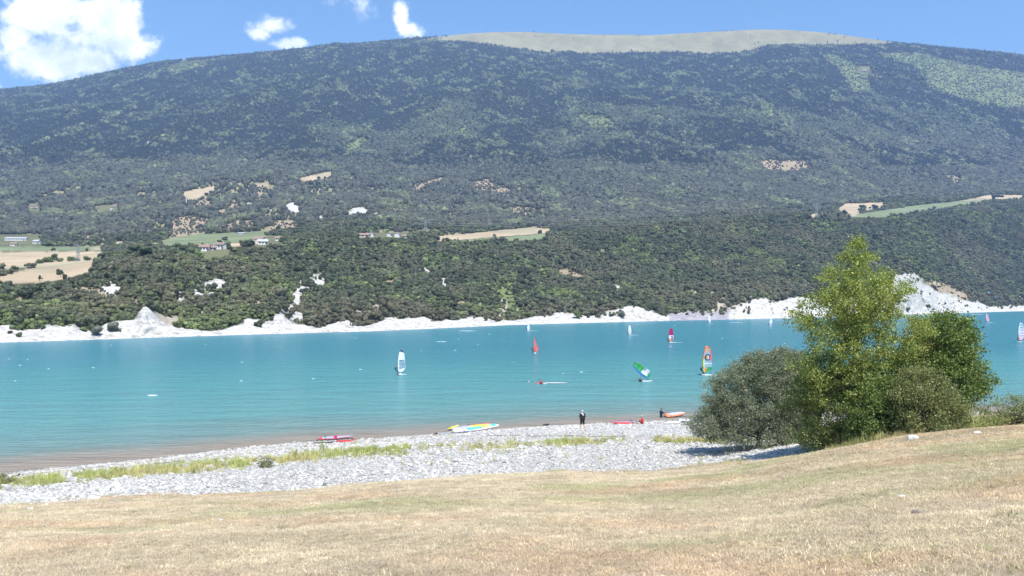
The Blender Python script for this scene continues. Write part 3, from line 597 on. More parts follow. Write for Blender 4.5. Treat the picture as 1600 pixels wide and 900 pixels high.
# the green strip of tall grass on the pebbles
SPX = [-150, 0, 60, 230, 300, 460, 520, 600, 700, 780, 850, 900, 1000, 1100, 1160, 1240]
SY = [776, 759, 753, 737, 731, 717, 710, 705, 699, 700, 693, 692, 689, 690, 690, 692]
SH = [9, 7, 8, 7, 8, 9, 9, 8, 8, 7, 8, 5, 5, 4, 5, 5]
Pl = []; r = np.random.default_rng(221)
for _ in range(9500):
    q = r.uniform(-140, 1240); y = np.interp(q, SPX, SY)+r.normal(0, .5)*np.interp(q, SPX, SH)
    dn = vnoise(q/22., y/5., 223)*.6+vnoise(q/60., 3., 224)*.5
    wgt = .62 if q < 640 else .5 if 850 < q < 1160 else .25
    if r.random() < np.clip((dn-.35)*2.6, 0, 1)*wgt: Pl.append((q, y, 1))
for _ in range(900):
    q = r.uniform(480, 1160); Pl.append((q, r.uniform(681, 728), 0)) if vnoise(q/14., 9., 225)+r.random()*.3 > .9 else None
Q = [near_hit(a, b) for a, b, c in Pl]; P = np.array([q[:] for q in Q]); n = len(P); kind = np.array([c for _, _, c in Pl])
gg = np.clip(fbm(P[:, 0]/3, P[:, 1]/3, 227, 3)*2.4-.8+r.normal(0, .15, n), 0, 1)[:, None]
tin = (np.array([.56, .50, .25])*(1-gg)+np.array([.42, .47, .16])*gg)*np.exp(r.normal(0, .2, (n, 1))); s_ = np.exp(r.normal(0, .28, n))*np.where(kind == 1, .72, .5)
scatter('shore_grass', P, np.c_[s_*1.2, s_*1.2, s_], np.c_[np.zeros((n, 2)), r.random(n)*6.28], r.integers(0, 8, n), tin, tall_coll, label='yellow-green strip of tall grass growing along the pebble beach', cat='grass')
# taller dry grass on the bank at the right
Pl = []
for _ in range(9000):
    q = r.uniform(1290, 1760); y = np.interp(q, [1290, 1330, 1400, 1450, 1500, 1560, 1620, 1760], [694, 690, 680, 667, 661, 662, 658, 652])+r.normal(-2, 5)
    if y > 644: Pl.append((q, y))
Q = [near_hit(a, b) for a, b in Pl]; P = np.array([q[:] for q in Q]); k = P[:, 1] < 75; P = P[k]; n = len(P)
gg = np.clip(fbm(P[:, 0]/2, P[:, 1]/2, 229, 3)*3-1.2+np.clip((P[:, 1]-40)/8, -.3, .4), 0, 1)[:, None]
tin = (np.array([.56, .44, .25])*(1-gg)+np.array([.30, .33, .12])*gg)*np.exp(r.normal(0, .2, (n, 1))); s_ = np.exp(r.normal(0, .3, n))*np.clip((P[:, 1]-34)/8, .2, 1.25)
scatter('bank_grass', P, np.c_[s_*1.2, s_*1.2, s_], np.c_[np.zeros((n, 2)), r.random(n)*6.28], r.integers(0, 8, n), tin, tall_coll, label='tall straw-coloured grass on the bank at the foot of the bushes', cat='grass')

# small whitecaps
FOAM = plain('foam', (.70, .76, .79), .7, .10, 3)
def foam_patch(mb, c, L, Wd, H, rr, n=7):
    x, y = c; vs = []; 
    for i in range(n):
        f = i/(n-1); w = Wd*math.sin(math.pi*min(max(f, .04), .96))*rr.uniform(.5, 1.2); xx = x+(f-.5)*L; yy = y+rr.uniform(-.3, .3)*Wd
        vs += [(xx, yy-w, .012), (xx, yy, H*math.sin(math.pi*f)*rr.uniform(.4, 1)+.03), (xx, yy+w, .012)]
    mb.add(vs, [(3*i+a, 3*i+a+1, 3*i+a+4, 3*i+a+3) for i in range(n-1) for a in (0, 1)])
rr = np.random.default_rng(231); fb = MB()
for _ in range(45):
    q = rr.uniform(-40, 1640); ye = edge_y(q); y = ye+7+(rr.random()**1.5)*(600-ye-7); D = CZ*F/(y-HY); foam_patch(fb, ((q-CX)/F*D, D), rr.uniform(.3, .95)*(.45+D/480), rr.uniform(.025, .07)*(.6+D/400), .05, rr)
for q, y, L in ((730, 517, 9), (238, 618, 1.6), (1150, 504, 9), (1530, 491.5, 10), (690, 534, 4)):
    D = CZ*F/(y-HY); foam_patch(fb, ((q-CX)/F*D, D), L, .22, .12, rr, 9)
tag(fb.build('whitecaps', FOAM, smooth=True), 'small white foam crests scattered over the windy lake', 'foam', kind='stuff')

# ------------------------------------------------------------------ bushes and trees in the foreground
def leaf_quads(cen, per, spread, L, Wd, r, up=.35, long=1.0):
    n = len(cen)*per; c = np.repeat(cen, per, 0); P = c+r.normal(0, 1, (n, 3))*spread*np.array([1, 1, .8])
    d = r.normal(size=(n, 3)); d[:, 2] += up; d /= np.linalg.norm(d, axis=1)[:, None]
    a = np.cross(d, r.normal(size=(n, 3))); a /= np.linalg.norm(a, axis=1)[:, None]; s = np.exp(r.normal(0, .25, (n, 1)))
    nrm = np.cross(d, a)
    v = np.stack([P, P+d*L*s*.5+a*Wd*s+nrm*L*.08, P+d*L*s, P+d*L*s*.5-a*Wd*s+nrm*L*.08], 1).reshape(-1, 3)
    return v, np.arange(len(v)).reshape(-1, 4)
def crown_tree(name, outline, D, base, nclus, per, L, Wd, lm, label, cat, trunk=True, spread=.17, depth=.75, seed=1, stems=1, hollow=.35, extra=None, trunk_r=.11, cap=2.2, gap=.25, rag=.8):
    r = np.random.default_rng(seed); B = near_hit(*base); B.y = D; B.x = (base[0]-CX)/F*D; B.z = float(near_h(B.x, D))
    root = empty(name, B); tag(root, label, cat)
    ol = np.array(outline, float); ys = ol[:, 0]; cx, cy, cz = [], [], []
    wts = None; yy = r.uniform(ys[0], ys[-1], nclus*4); w = np.interp(yy, ys, ol[:, 2]-ol[:, 1]); k = r.random(len(yy)) < w/w.max()*np.clip(w/w.max()+.5, 0, 1); yy = yy[k][:nclus]; n = len(yy)
    l_, r_ = np.interp(yy, ys, ol[:, 1]), np.interp(yy, ys, ol[:, 2]); ang = r.uniform(0, 2*math.pi, n); rad = np.sqrt(r.uniform(hollow**2, 1, n))
    jag = 1+(fbm(ang*1.6+seed, yy/18., seed, 3)-.55)*rag
    hw = (r_-l_)/2; px = (l_+r_)/2+np.cos(ang)*rad*hw*np.clip(jag, .6, 1.08); dd = np.sin(ang)*rad*np.minimum(hw*D/F*depth, cap)*jag
    cen = np.stack([(px-CX)/F*D, D+dd, CZ+(HY-yy)*D/F], 1)-np.array(B)
    gz = near_h(cen[:, 0]+B.x, cen[:, 1]+B.y)-B.z; cen[:, 2] = np.maximum(cen[:, 2], gz+.12)
    if nclus > 250:      # clearings so the sky or what lies behind shows through
        q = vnoise(cen[:, 0]/.55+seed, cen[:, 2]/.5+cen[:, 1], seed+5); cen = cen[q > gap]
    v, f = leaf_quads(cen, per, spread, L, Wd, r)
    link('foliage', mesh_np('foliage', v, f), lm, root)
    if extra:
        for nm, pts, pr, spd, mt in extra:
            ce = np.array([[(a-CX)/F*D, D-.9*min(1, cap), CZ+(HY-b)*D/F] for a, b in pts])-np.array(B); vv, ff = leaf_quads(ce, pr, spd, L, Wd, r); link(nm, mesh_np(nm, vv, ff), mt, root)
    tb = MB(); top = np.array([np.median(cen[:, 0]), 0, cen[:, 2].max()*.86])
    ends = cen[r.choice(len(cen), min(90, len(cen)), replace=False)]
    for s in range(stems):
        off = Vector((r.uniform(-.3, .3)*(stems > 1), r.uniform(-.3, .3)*(stems > 1), 0)); tp = Vector(top)*.95+off*3
        pts = [off+Vector((0, 0, -.15))]+[off.lerp(tp, q)+Vector((r.normal(0, .06), r.normal(0, .06), 0)) for q in (.2, .4, .6, .8, 1)]
        tb.tube(pts, [trunk_r, trunk_r*.8, trunk_r*.62, trunk_r*.45, trunk_r*.26, .012], 8)
        for e in ends[s::stems]:
            e = Vector(e); q = min(.95, max(.05, (e.z/ max(tp.z, .1))*.7)); st = off.lerp(tp, q); mid = st.lerp(e, .5)+Vector((r.normal(0, .08), r.normal(0, .08), .12))
            tb.tube([st, mid, e], [trunk_r*.32*(1-q)+.014, .013, .005], 5)
    link('trunk' if stems == 1 else 'stems', tb.mesh('stem', True), BARK, root)
    return root
L_WIL = leaf_mat('grey_willow_leaf', (.13, .15, .095), (.25, .275, .18), (.38, .40, .29), trans=.28)
L_LT = leaf_mat('light_green_leaf', (.16, .20, .045), (.31, .36, .095), (.55, .57, .24), trans=.42)
L_DK = leaf_mat('dark_green_leaf', (.075, .12, .032), (.17, .235, .062), (.31, .37, .12), trans=.32)
L_MD = leaf_mat('mid_green_leaf', (.12, .155, .05), (.23, .275, .09), (.38, .41, .17), trans=.33)
L_OL = leaf_mat('olive_leaf', (.13, .15, .055), (.24, .265, .10), (.38, .38, .18), trans=.3)
L_RD = leaf_mat('reddened_leaf', (.22, .10, .05), (.34, .17, .09), (.40, .26, .13), trans=.3)
crown_tree('willow_bush', [(546, 1196, 1232), (556, 1172, 1262), (572, 1142, 1272), (590, 1120, 1278), (606, 1106, 1282), (622, 1098, 1284), (640, 1088, 1284), (658, 1080, 1282), (674, 1082, 1280), (690, 1110, 1270)], 56, (1180, 692), 1700, 86, .105, .025, L_WIL,
           'broad grey-green willow bush at the left end of the thicket on the shore', 'bush', stems=6, spread=.19, seed=3, trunk_r=.05, cap=3.2)
crown_tree('light_green_tree', [(370, 1334, 1341), (380, 1326, 1349), (392, 1314, 1358), (404, 1308, 1372), (416, 1298, 1378), (430, 1284, 1396), (444, 1270, 1418), (460, 1258, 1424), (476, 1250, 1424), (490, 1240, 1440), (505, 1236, 1450), (520, 1232, 1458), (545, 1238, 1462), (570, 1234, 1455), (600, 1244, 1440), (640, 1262, 1420)],
           44, (1335, 692), 1500, 56, .092, .034, L_LT, 'tall loose light green tree rising highest out of the thicket', 'tree', spread=.165, seed=5, hollow=.15, gap=.27, rag=.85,
           extra=[('reddened_leaves', [(1430, 541), (1441, 538), (1436, 547), (1368, 472), (1405, 520)], 20, .13, L_RD)])
crown_tree('dark_green_tree', [(490, 1452, 1496), (500, 1440, 1512), (515, 1428, 1522), (535, 1420, 1530), (555, 1404, 1534), (575, 1400, 1540), (595, 1402, 1548), (610, 1410, 1549), (622, 1420, 1522), (655, 1430, 1505)], 45.5, (1470, 664), 820, 60, .105, .040, L_DK,
           'round dark green leafy tree at the right end of the thicket', 'tree', spread=.19, seed=8, hollow=.35, trunk_r=.09)
crown_tree('shrub', [(560, 1262, 1310), (582, 1245, 1330), (600, 1232, 1340), (625, 1224, 1348), (650, 1224, 1350), (675, 1230, 1350), (691, 1240, 1340), (700, 1250, 1330)], 44.6, (1290, 698), 800, 56, .080, .028, L_MD,
           'dense mid green shrub under the light tree, beside the willow bush', 'bush', stems=5, spread=.16, seed=12, trunk_r=.04)
crown_tree('shrub', [(590, 1345, 1400), (610, 1330, 1425), (635, 1322, 1432), (660, 1318, 1430), (692, 1325, 1400)], 42.4, (1370, 689), 560, 56, .085, .034, L_DK,
           'dark broad-leaved shrub at the foot of the light green tree', 'bush', stems=5, spread=.16, seed=14, trunk_r=.04)
crown_tree('shrub', [(578, 1410, 1455), (600, 1396, 1484), (630, 1390, 1506), (650, 1390, 1512), (680, 1395, 1500)], 41.0, (1450, 676), 560, 50, .085, .026, L_OL,
           'pale olive shrub in front of the dark green tree, standing in dry grass', 'bush', stems=5, spread=.17, seed=16, trunk_r=.035)
crown_tree('shrub', [(616, 1592, 1640), (628, 1560, 1660), (642, 1535, 1670), (668, 1532, 1670)], 41.5, (1590, 665), 260, 50, .075, .022, L_MD,
           'low grey-green shrub on the bank at the right edge', 'bush', stems=4, spread=.15, seed=18, trunk_r=.03)
crown_tree('weed_clump', [(703, 8, 22), (712, 4, 32), (724, 2, 36)][::1] and [(738, 4, 16), (750, -6, 30), (766, -8, 36)], 51, (14, 768), 30, 40, .07, .018, L_MD, 'dark green weed clump at the left end of the grass strip', 'plant', stems=4, spread=.12, seed=21, trunk_r=.012)
crown_tree('weed_clump', [(712, 408, 420), (722, 402, 430), (736, 400, 434)], 53, (416, 737), 26, 34, .07, .018, L_MD, 'bushy green weed standing on the pebbles below the grass strip', 'plant', stems=4, spread=.11, seed=22, trunk_r=.012)

# ------------------------------------------------------------------ loose rocks on the meadow
def rock(px, py, wpx, label, colr=(.60, .59, .56), asp=(1, .7, .55), seed=0, rz=0, sink=.12, tilt=0):
    p = near_hit(px, py); w = wpx*p.y/F/2; rr = np.random.default_rng(seed+900); v, f = ico(3)
    n = fbm(v[:, 0]*1.2+seed*3.1, v[:, 1]*1.2+v[:, 2]*.9, seed+7, 3)-.5; v = v*(1+n[:, None]*.75)
    v = np.sign(v)*np.abs(v)**.82; v = v*np.array(asp)*w*1.05
    m_, t_ = mat('rock_surface'); o_ = t_.n('ShaderNodeTexCoord'); nn = t_.noise(o_.outputs['Object'], 14, 6, .7)
    t_.l(t_.ramp(nn.outputs[0], [(.3, tuple(c*.62 for c in colr)), (.6, colr)]), t_.b.inputs['Base Color']); t_.b.inputs['Roughness'].default_value = .9; bump(t_, nn.outputs[0], .6, .03)
    o = link('rock', mesh_np('rock', v, f, False), m_); o.location = p+Vector((0, 0, asp[2]*w*(1-sink*2)*.75)); o.rotation_euler = (tilt, 0, rz); tag(o, label, 'rock'); return o
rock(1426, 687, 17, 'rounded white rock in the dry grass in front of the olive shrub', (.66, .65, .63), seed=1)
rock(1431, 802, 15, 'dark brown angular stone lying alone on the meadow', (.22, .185, .16), (1, .6, .42), 2, .3, tilt=.15)
rock(1409, 777, 11, 'small white stone on the meadow, above the dark brown stone', (.68, .67, .64), (1, .6, .4), 3)
rock(1376, 778, 8, 'small flat pale stone left of the small white stone', (.58, .54, .46), (1, .6, .25), 4)
rock(1527, 677, 12, 'flat white rock at the edge of the tall grass near the right shrub', (.70, .69, .67), (1, .7, .32), 5)
rock(1588, 663, 12, 'white stone beside the low shrub at the right edge', (.66, .65, .63), (1, .7, .4), 6)
rock(1314, 689, 12, 'pinkish boulder at the foot of the dark shrub', (.47, .39, .34), (1, .7, .6), 7)
rock(1283, 691, 10, 'pale round stone left of the pinkish boulder', (.60, .58, .53), (1, .8, .6), 8)
rock(1258, 695, 13, 'flat grey stone at the foot of the mid green shrub', (.45, .44, .42), (1, .7, .35), 9)
rock(1222, 694, 9, 'small grey stone under the willow bush on the pebbles', (.5, .5, .48), (1, .7, .5), 10)
rock(1535, 818, 9, 'tiny pale stone half sunk in the meadow at the lower right', (.6, .56, .48), (1, .6, .25), 11)
rock(48, 797, 9, 'white stone at the meadow edge at the far left', (.68, .67, .64), (1, .7, .45), 12)

r = np.random.default_rng(251); Pl = [(r.uniform(-20, 1620), 600+300*r.random()**.7) for _ in range(110)]+[(1408, 710), (1472, 725), (1490, 724), (1496, 725)]*3
Pl = [q for q in Pl if q[1] > np.interp(q[0], KPX, YG)+6]; Q = np.array([near_hit(*q)[:] for q in Pl]); n = len(Q); s_ = np.exp(r.normal(0, .35, n))*.13
scatter('meadow_weeds', Q+np.c_[r.normal(0, .1, (n, 2)), np.zeros(n)], np.c_[s_*3.5, s_*3.5, s_], np.c_[np.zeros((n, 2)), r.random(n)*6.28], r.integers(5, 8, n), np.array([.32, .33, .15])*np.exp(r.normal(0, .3, (n, 1))), tall_coll, label='small green weeds dotted over the dry meadow', cat='weeds')
# ------------------------------------------------------------------ people
SKIN = plain('skin', (.55, .33, .23), .5, .08); DARKC = plain('black_cloth', (.018, .018, .022), .8, .2); WHITEC = plain('white_cloth', (.72, .72, .74), .8, .05)
REDC = plain('red_cloth', (.55, .03, .03), .7, .1); NAVY = plain('navy_suit', (.022, .028, .06), .6, .2); HAIR = plain('brown_hair', (.05, .032, .02), .7, .2); GREYH = plain('grey_hair', (.40, .39, .38), .7, .1); EYE = plain('dark_eye', (.03, .02, .02), .3, .1)
def V3(*a): return Vector(a)
STAND = dict(pel=(0, 0, .96), chest=(0, 0, 1.28), neck=(0, -.01, 1.47), head=(0, .015, 1.635),
             hipL=(-.09, 0, .92), kneeL=(-.12, .02, .50), ankL=(-.15, -.02, .085), toeL=(-.18, .15, .03), hipR=(.09, 0, .92), kneeR=(.13, .03, .50), ankR=(.18, -.01, .085), toeR=(.23, .15, .03),
             shL=(-.18, -.01, 1.41), elL=(-.25, -.03, 1.14), wrL=(-.25, .05, .90), shR=(.18, -.01, 1.41), elR=(.26, -.04, 1.14), wrR=(.25, .06, .91))
def pose(**kw): d = dict(STAND); d.update(kw); return {k: Vector(v) for k, v in d.items()}
def seg(mb, a, ra, b, rb):
    a, b = Vector(a), Vector(b); mb.tube([a, a.lerp(b, .5), b], [ra, (ra+rb)/2*1.03, rb], 12); mb.ball(a, ra*.995, 12, 8); mb.ball(b, rb*.995, 12, 8)
def person(loc, rz, J, label, suit='shorts', cap=None, hair=HAIR, tilt=None, vox=.010, tcol=DARKC, bcol=DARKC, extra=None):
    root = empty('person', loc, rz); tag(root, label, 'person')
    if tilt: root.rotation_euler = tilt
    b = MB()
    def limbs(mb, g=0.0, parts='all', cut=1.0):
        if parts in ('all', 'top', 'suit'):
            for s in 'LR':
                seg(mb, J['hip'+s].lerp(J['sh'+s], .08), .105+g, J['hip'+s].lerp(J['sh'+s], .93)*1.0, .088+g)
            seg(mb, J['pel'], .12+g, J['chest'], .135+g); seg(mb, J['shL'], .062+g, J['shR'], .062+g)
        if parts in ('all', 'top', 'suit'):
            for s in 'LR':
                e = J['el'+s] if parts != 'top' else J['sh'+s].lerp(J['el'+s], .75)
                seg(mb, J['sh'+s], .056+g, e, (.042 if parts != 'top' else .052)+g)
                if parts != 'top': seg(mb, J['el'+s], .042+g, J['wr'+s] if parts == 'all' else J['el'+s].lerp(J['wr'+s], .92), .026+g)
        if parts in ('all', 'shorts', 'suit'):
            for s in 'LR':
                k = J['knee'+s] if parts != 'shorts' else J['hip'+s].lerp(J['knee'+s], .85)
                seg(mb, J['hip'+s], .088+g, k, (.056 if parts != 'shorts' else .075)+g)
                if parts != 'shorts':
                    c = J['knee'+s].lerp(J['ank'+s], .3); seg(mb, J['knee'+s], .054+g, c, .055+g); seg(mb, c, .055+g, J['ank'+s], .034+g)
            if parts == 'shorts': seg(mb, J['hipL'], .1+g, J['hipR'], .1+g)
    limbs(b)
    up = (J['head']-J['neck']).normalized(); seg(b, J['neck'], .055, J['head'], .05)
    hd = J['head']; fw = Vector((0, 1, 0)); fw = (fw-up*fw.dot(up)).normalized(); sdv = fw.cross(up).normalized()
    hb_ = MB(); hb_.ball((0, 0, 0), (.077, .095, .118), 16, 12); Mh = Matrix((sdv, fw, up)).transposed().to_4x4(); Mh.translation = hd
    b.add([Mh @ Vector(q) for q in hb_.v], hb_.f)
    b.ball(hd+fw*.097-up*.012, (.013, .016, .022), 8, 6); b.ball(hd+fw*.082-up*.055, (.024, .014, .009), 8, 6); b.ball(hd+fw*.055-up*.085, (.035, .03, .025), 8, 6)
    for s in (-1, 1): b.ball(hd+sdv*s*.078-up*.005, (.012, .02, .03), 8, 6)
    for s, sg in (('L', -1), ('R', 1)):
        w = J['wr'+s]; d = (w-J['el'+s]).normalized(); q = d.orthogonal().normalized(); fx = (Vector((0, 1, 0))-d*d.y); fx = fx.normalized() if fx.length > .1 else q; nx = d.cross(fx)
        p = w+d*.045; seg(b, w, .026, w+d*.075, .030); b.ball(p+fx*.015, .03, 10, 8)
        for i, (o, l) in enumerate(((.030, .062), (.010, .072), (-.010, .068), (-.028, .052))):
            a0 = w+d*.085+fx*o; b.tube([a0, a0+d*l*.5+nx*sg*.006, a0+d*l*.85-nx*sg*-.022], [.0095, .009, .0075], 7)
        t0 = w+d*.04+fx*.03; b.tube([t0, t0+fx*.025+d*.025, t0+fx*.03+d*.055], [.011, .010, .008], 7)
        a, t_ = J['ank'+s], J['toe'+s]; heel = a-(t_-a)*.22+Vector((0, 0, -.045)); seg(b, heel, .034, t_, .030); seg(b, a, .036, a.lerp(t_, .5)-Vector((0, 0, .01)), .036)
    body = b.build('body', SKIN, root, True); md = body.modifiers.new('one_skin', 'REMESH'); md.mode = 'VOXEL'; md.voxel_size = vox; md.use_smooth_shade = True
    def cloth(nm, parts, mt, g=.014):
        c = MB(); limbs(c, g, parts); o = c.build(nm, mt, root, True); q = o.modifiers.new('one_skin', 'REMESH'); q.mode = 'VOXEL'; q.voxel_size = vox*1.2; q.use_smooth_shade = True
    if suit == 'shorts': cloth('shirt', 'top', tcol, .02); cloth('shorts', 'shorts', bcol, .016)
    elif suit == 'wetsuit': cloth('wetsuit', 'suit', tcol, .010)
    h = MB(); cc = hd+up*.022-fw*.010
    hs = MB(); hs.ball((0, 0, 0), (.084, .100, .108), 14, 10); Mc = Mh.copy(); Mc.translation = cc
    fs = [f for f in hs.f if sum(hs.v[i][2] for i in f)/len(f) > (-.045 if not cap else .0) and (sum(hs.v[i][1] for i in f)/len(f) < .055 or sum(hs.v[i][2] for i in f)/len(f) > .04)]
    h.add([Mc @ Vector(q) for q in hs.v], fs); ho = h.build('hair' if not cap else 'cap', hair if not cap else cap, root, True); sdm = ho.modifiers.new('thick', 'SOLIDIFY'); sdm.thickness = .012; sdm.offset = 1
    if cap:
        br = MB(); br.ball(hd+fw*.12+up*.045, (.06, .06, .008), 10, 6); br.build('cap_brim', cap, ho)
    for s in (-1, 1): e = MB(); e.ball(hd+fw*.086+sdv*s*.031+up*.012, .0095, 8, 6); e.build('eye', EYE, root, True)
    return root
p = near_hit(910, 671.5); st_p = person(p, R(8), pose(), 'person in black shirt, shorts and pale cap standing on the pebbles, seen from behind', cap=plain('pale_cap', (.55, .56, .62), .8, .05), vox=.0075)
tw = MB(); tw.tube([(-.13, .13, 1.30), (-.10, .06, 1.47), (-.06, -.08, 1.49), (.02, -.155, 1.38), (.08, -.165, 1.27)], [.045, .055, .06, .06, .04], 8); tag(link('towel', tw.mesh('towel', True), WHITEC), 'white towel laid over the shoulder of the standing person', 'towel'); bpy.data.objects['towel'].location = p; bpy.data.objects['towel'].rotation_euler = (0, 0, R(8))
p = near_hit(1004, 663); SIT = pose(pel=(0, 0, .13), chest=(0, .03, .45), neck=(0, .06, .64), head=(0, .10, .81), hipL=(-.1, .02, .11), hipR=(.1, .02, .11), kneeL=(-.15, .40, .46), kneeR=(.13, .46, .40), ankL=(-.12, .66, .09), ankR=(.12, .72, .09), toeL=(-.14, .85, .05), toeR=(.13, .91, .05),
     shL=(-.18, .05, .58), shR=(.18, .05, .58), elL=(-.27, .20, .36), elR=(.27, .2, .36), wrL=(-.17, .42, .42), wrR=(.16, .46, .40))
person(p, R(78), SIT, 'person in a red vest sitting on the pebbles beside the black and red windsurf rig', suit='shorts', tcol=REDC, hair=GREYH, vox=.008)
D_ = CZ*F/(663-HY); wade = V3((1033-CX)/F*101, 101, -.62)
person(wade, R(-70), pose(elL=(-.22, .18, 1.18), wrL=(-.16, .40, 1.05), elR=(.22, .2, 1.18), wrR=(.14, .42, 1.02), head=(0, .06, 1.62)), 'person in a dark wetsuit standing thigh-deep in the water holding an orange rig', suit='wetsuit', tcol=NAVY, vox=.008)

# ------------------------------------------------------------------ windsurf gear
PAL = {k: plain('sailcloth_'+k, c, .45, .05, 2) for k, c in dict(white=(.78, .79, .80), coral=(.80, .13, .09), magenta=(.42, .015, .12), orange=(.85, .22, .06), green=(.03, .34, .08), blue=(.02, .17, .50), pink=(.72, .40, .46), palepink=(.76, .66, .68), yellow=(.80, .66, .08), cyan=(.05, .50, .60), navy=(.03, .06, .16), black=(.02, .02, .025), grey=(.30, .31, .33), red=(.62, .02, .03), lilac=(.48, .46, .60), lime=(.35, .48, .08)).items()}
def film():
    m, t = mat('clear_window_film'); t.b.inputs['Base Color'].default_value = (.42, .55, .66, 1); t.b.inputs['Roughness'].default_value = .25
    tr = t.n('ShaderNodeBsdfTransparent'); mx = t.n('ShaderNodeMixShader'); mx.inputs[0].default_value = .55; t.l(t.b.outputs[0], mx.inputs[2]); t.l(tr.outputs[0], mx.inputs[1]); t.l(mx.outputs[0], t.out.inputs[0]); return m
PAL['film'] = film(); PK = list(PAL)
CARB = plain('carbon_mast', (.03, .03, .035), .35, .2); ALU = plain('boom_grip', (.05, .05, .055), .6, .2)
def sail_uv(style, v):
    if style == 'slim': return (-.03*math.sin(math.pi*v)+.04*v, np.interp(v, [0, .07, .16, .24, .36, .55, .8, 1], [.40, .80, 1.0, .96, .74, .50, .24, .07]))
    return (-.10*math.sin(math.pi*min(1, v*1.05))+.20*v**3, np.interp(v, [0, .07, .17, .35, .6, .8, .93, 1], [.34, .78, 1.0, .96, .92, .86, .76, .50]))
def rig(parent, H, Wd, pat, style='full', nv=40, nu=18, camber=.10, lift=.0):
    """mast, sail and boom in the x-z plane, mast foot at the parent's origin"""
    v0 = .07*H; VS = []; FS = []; MI = []
    for i in range(nv+1):
        v = i/nv; a, b_ = sail_uv(style, v)
        for j in range(nu+1):
            q = j/nu; VS.append(((a+(b_-a)*q)*Wd, camber*Wd*math.sin(math.pi*q)*(1-v*.6), lift+v0+v*(H-v0)))
    for i in range(nv):
        for j in range(nu): FS.append((i*(nu+1)+j, i*(nu+1)+j+1, (i+1)*(nu+1)+j+1, (i+1)*(nu+1)+j)); MI.append(PK.index(pat((i+.5)/nv, (j+.5)/nu)))
    me = bpy.data.meshes.new('sail'); me.from_pydata(VS, [], FS); used = sorted(set(MI)); me.polygons.foreach_set('material_index', [used.index(q) for q in MI]); me.polygons.foreach_set('use_smooth', [True]*len(FS)); me.update()
    s = link('sail', me, [PAL[PK[q]] for q in used], parent); sm_ = s.modifiers.new('cloth', 'SOLIDIFY'); sm_.thickness = .008
    mb = MB(); mp_ = [(0, 0, lift-.0)]+[((sail_uv(style, v)[0])*Wd-.01, 0, lift+v0+v*(H-v0)) for v in np.linspace(0, 1, 12)]; mb.tube(mp_, list(np.linspace(.035, .018, len(mp_))), 6); mb.build('mast', CARB, parent, True)
    bm_ = MB(); vb = .215; a, c = sail_uv(style, vb); zb = lift+v0+vb*(H-v0); zc = lift+v0+.17*(H-v0); cl = sail_uv(style, .17)[1]*Wd
    for sg in (-1, 1): bm_.tube([(a*Wd-.03, 0, zb), (a*Wd+.25*Wd, sg*.20+camber*Wd*.5, zb-.02), (a*Wd+.6*Wd, sg*.22+camber*Wd*.5, (zb+zc)/2), (cl+.08, 0, zc)], .017, 6)
    bm_.build('boom', ALU, parent, True)
    return s
def board(parent, L=2.4, Wd=.62, th=.12, top='white', z=.06, rz=0, tail='black', x0=0, tilt=0, fin=True):
    n = 22; m_ = 12; VS = []; FS = []
    for i in range(n+1):
        q = i/n; x = (q-.5)*L; w = Wd/2*(min(1, math.sin(math.pi*min(.98, max(.02, q*.93+.03)))**.55)); zz = (.10*max(0, (q-.65)/.35)**2)
        for j in range(m_): a = 2*math.pi*j/m_; VS.append((x, math.cos(a)*w, zz+math.copysign(abs(math.sin(a))**.7, math.sin(a))*th/2*(.55+.45*math.sin(math.pi*q))))
    for i in range(n):
        for j in range(m_): FS.append((i*m_+j, i*m_+(j+1) % m_, (i+1)*m_+(j+1) % m_, (i+1)*m_+j))
    FS += [tuple(range(m_))[::-1], tuple(n*m_+j for j in range(m_))]
    mi = [0 if (f[0]//m_) > 4 else 1 for f in FS]
    me = bpy.data.meshes.new('hull'); me.from_pydata(VS, [], FS); me.polygons.foreach_set('material_index', mi); me.polygons.foreach_set('use_smooth', [True]*len(FS)); me.update()
    h = link('hull', me, [PAL[top], PAL[tail]], parent); h.location = (x0, 0, z); h.rotation_euler = (tilt, 0, rz)
    for q in (-.62, -.80): sp_ = MB(); sp_.tube([(L*q*.5, -.12, th*.4), (L*q*.5, -.04, th*.4+.09), (L*q*.5, .04, th*.4+.09), (L*q*.5, .12, th*.4)], .02, 6); sp_.build('footstrap', PAL['black'], h, True)
    if fin: f_ = MB(); f_.add([(-L*.42, -.006, -th*.4), (-L*.34, -.006, -th*.4), (-L*.43, -.006, -.42), (-L*.42, .006, -th*.4), (-L*.34, .006, -th*.4), (-L*.43, .006, -.42)], [(0, 1, 2), (3, 5, 4), (0, 3, 4, 1), (1, 4, 5, 2), (0, 2, 5, 3)]); f_.build('fin', PAL['black'], h)
    return h
def wake(parent, L, dirx=1, y=0, seed=0, spray=True, w=.35):
    rr = np.random.default_rng(seed+70); mb = MB(); n = 14; vs = []
    for i in range(n):
        f = i/(n-1); x = dirx*(.2+f*L); wd = w*(1-f*.75)*rr.uniform(.6, 1.2); hh = (.10*(1-f)+.02)*rr.uniform(.6, 1.3); yy = y+rr.normal(0, .05)*f
        vs += [(x, yy-wd, .012), (x, yy-wd*.3, hh), (x, yy+wd*.4, hh*.7), (x, yy+wd, .012)]
    mb.add(vs, [(4*i+a, 4*i+a+1, 4*i+a+5, 4*i+a+4) for i in range(n-1) for a in (0, 1, 2)])
    if spray:
        for _ in range(10): mb.ball((rr.uniform(-.3, .7)*dirx, y+rr.normal(0, .12), rr.uniform(.02, .08)), (rr.uniform(.1, .25), rr.uniform(.08, .18), rr.uniform(.03, .08)), 7, 5)
    mb.build('wake', FOAM, parent, True)
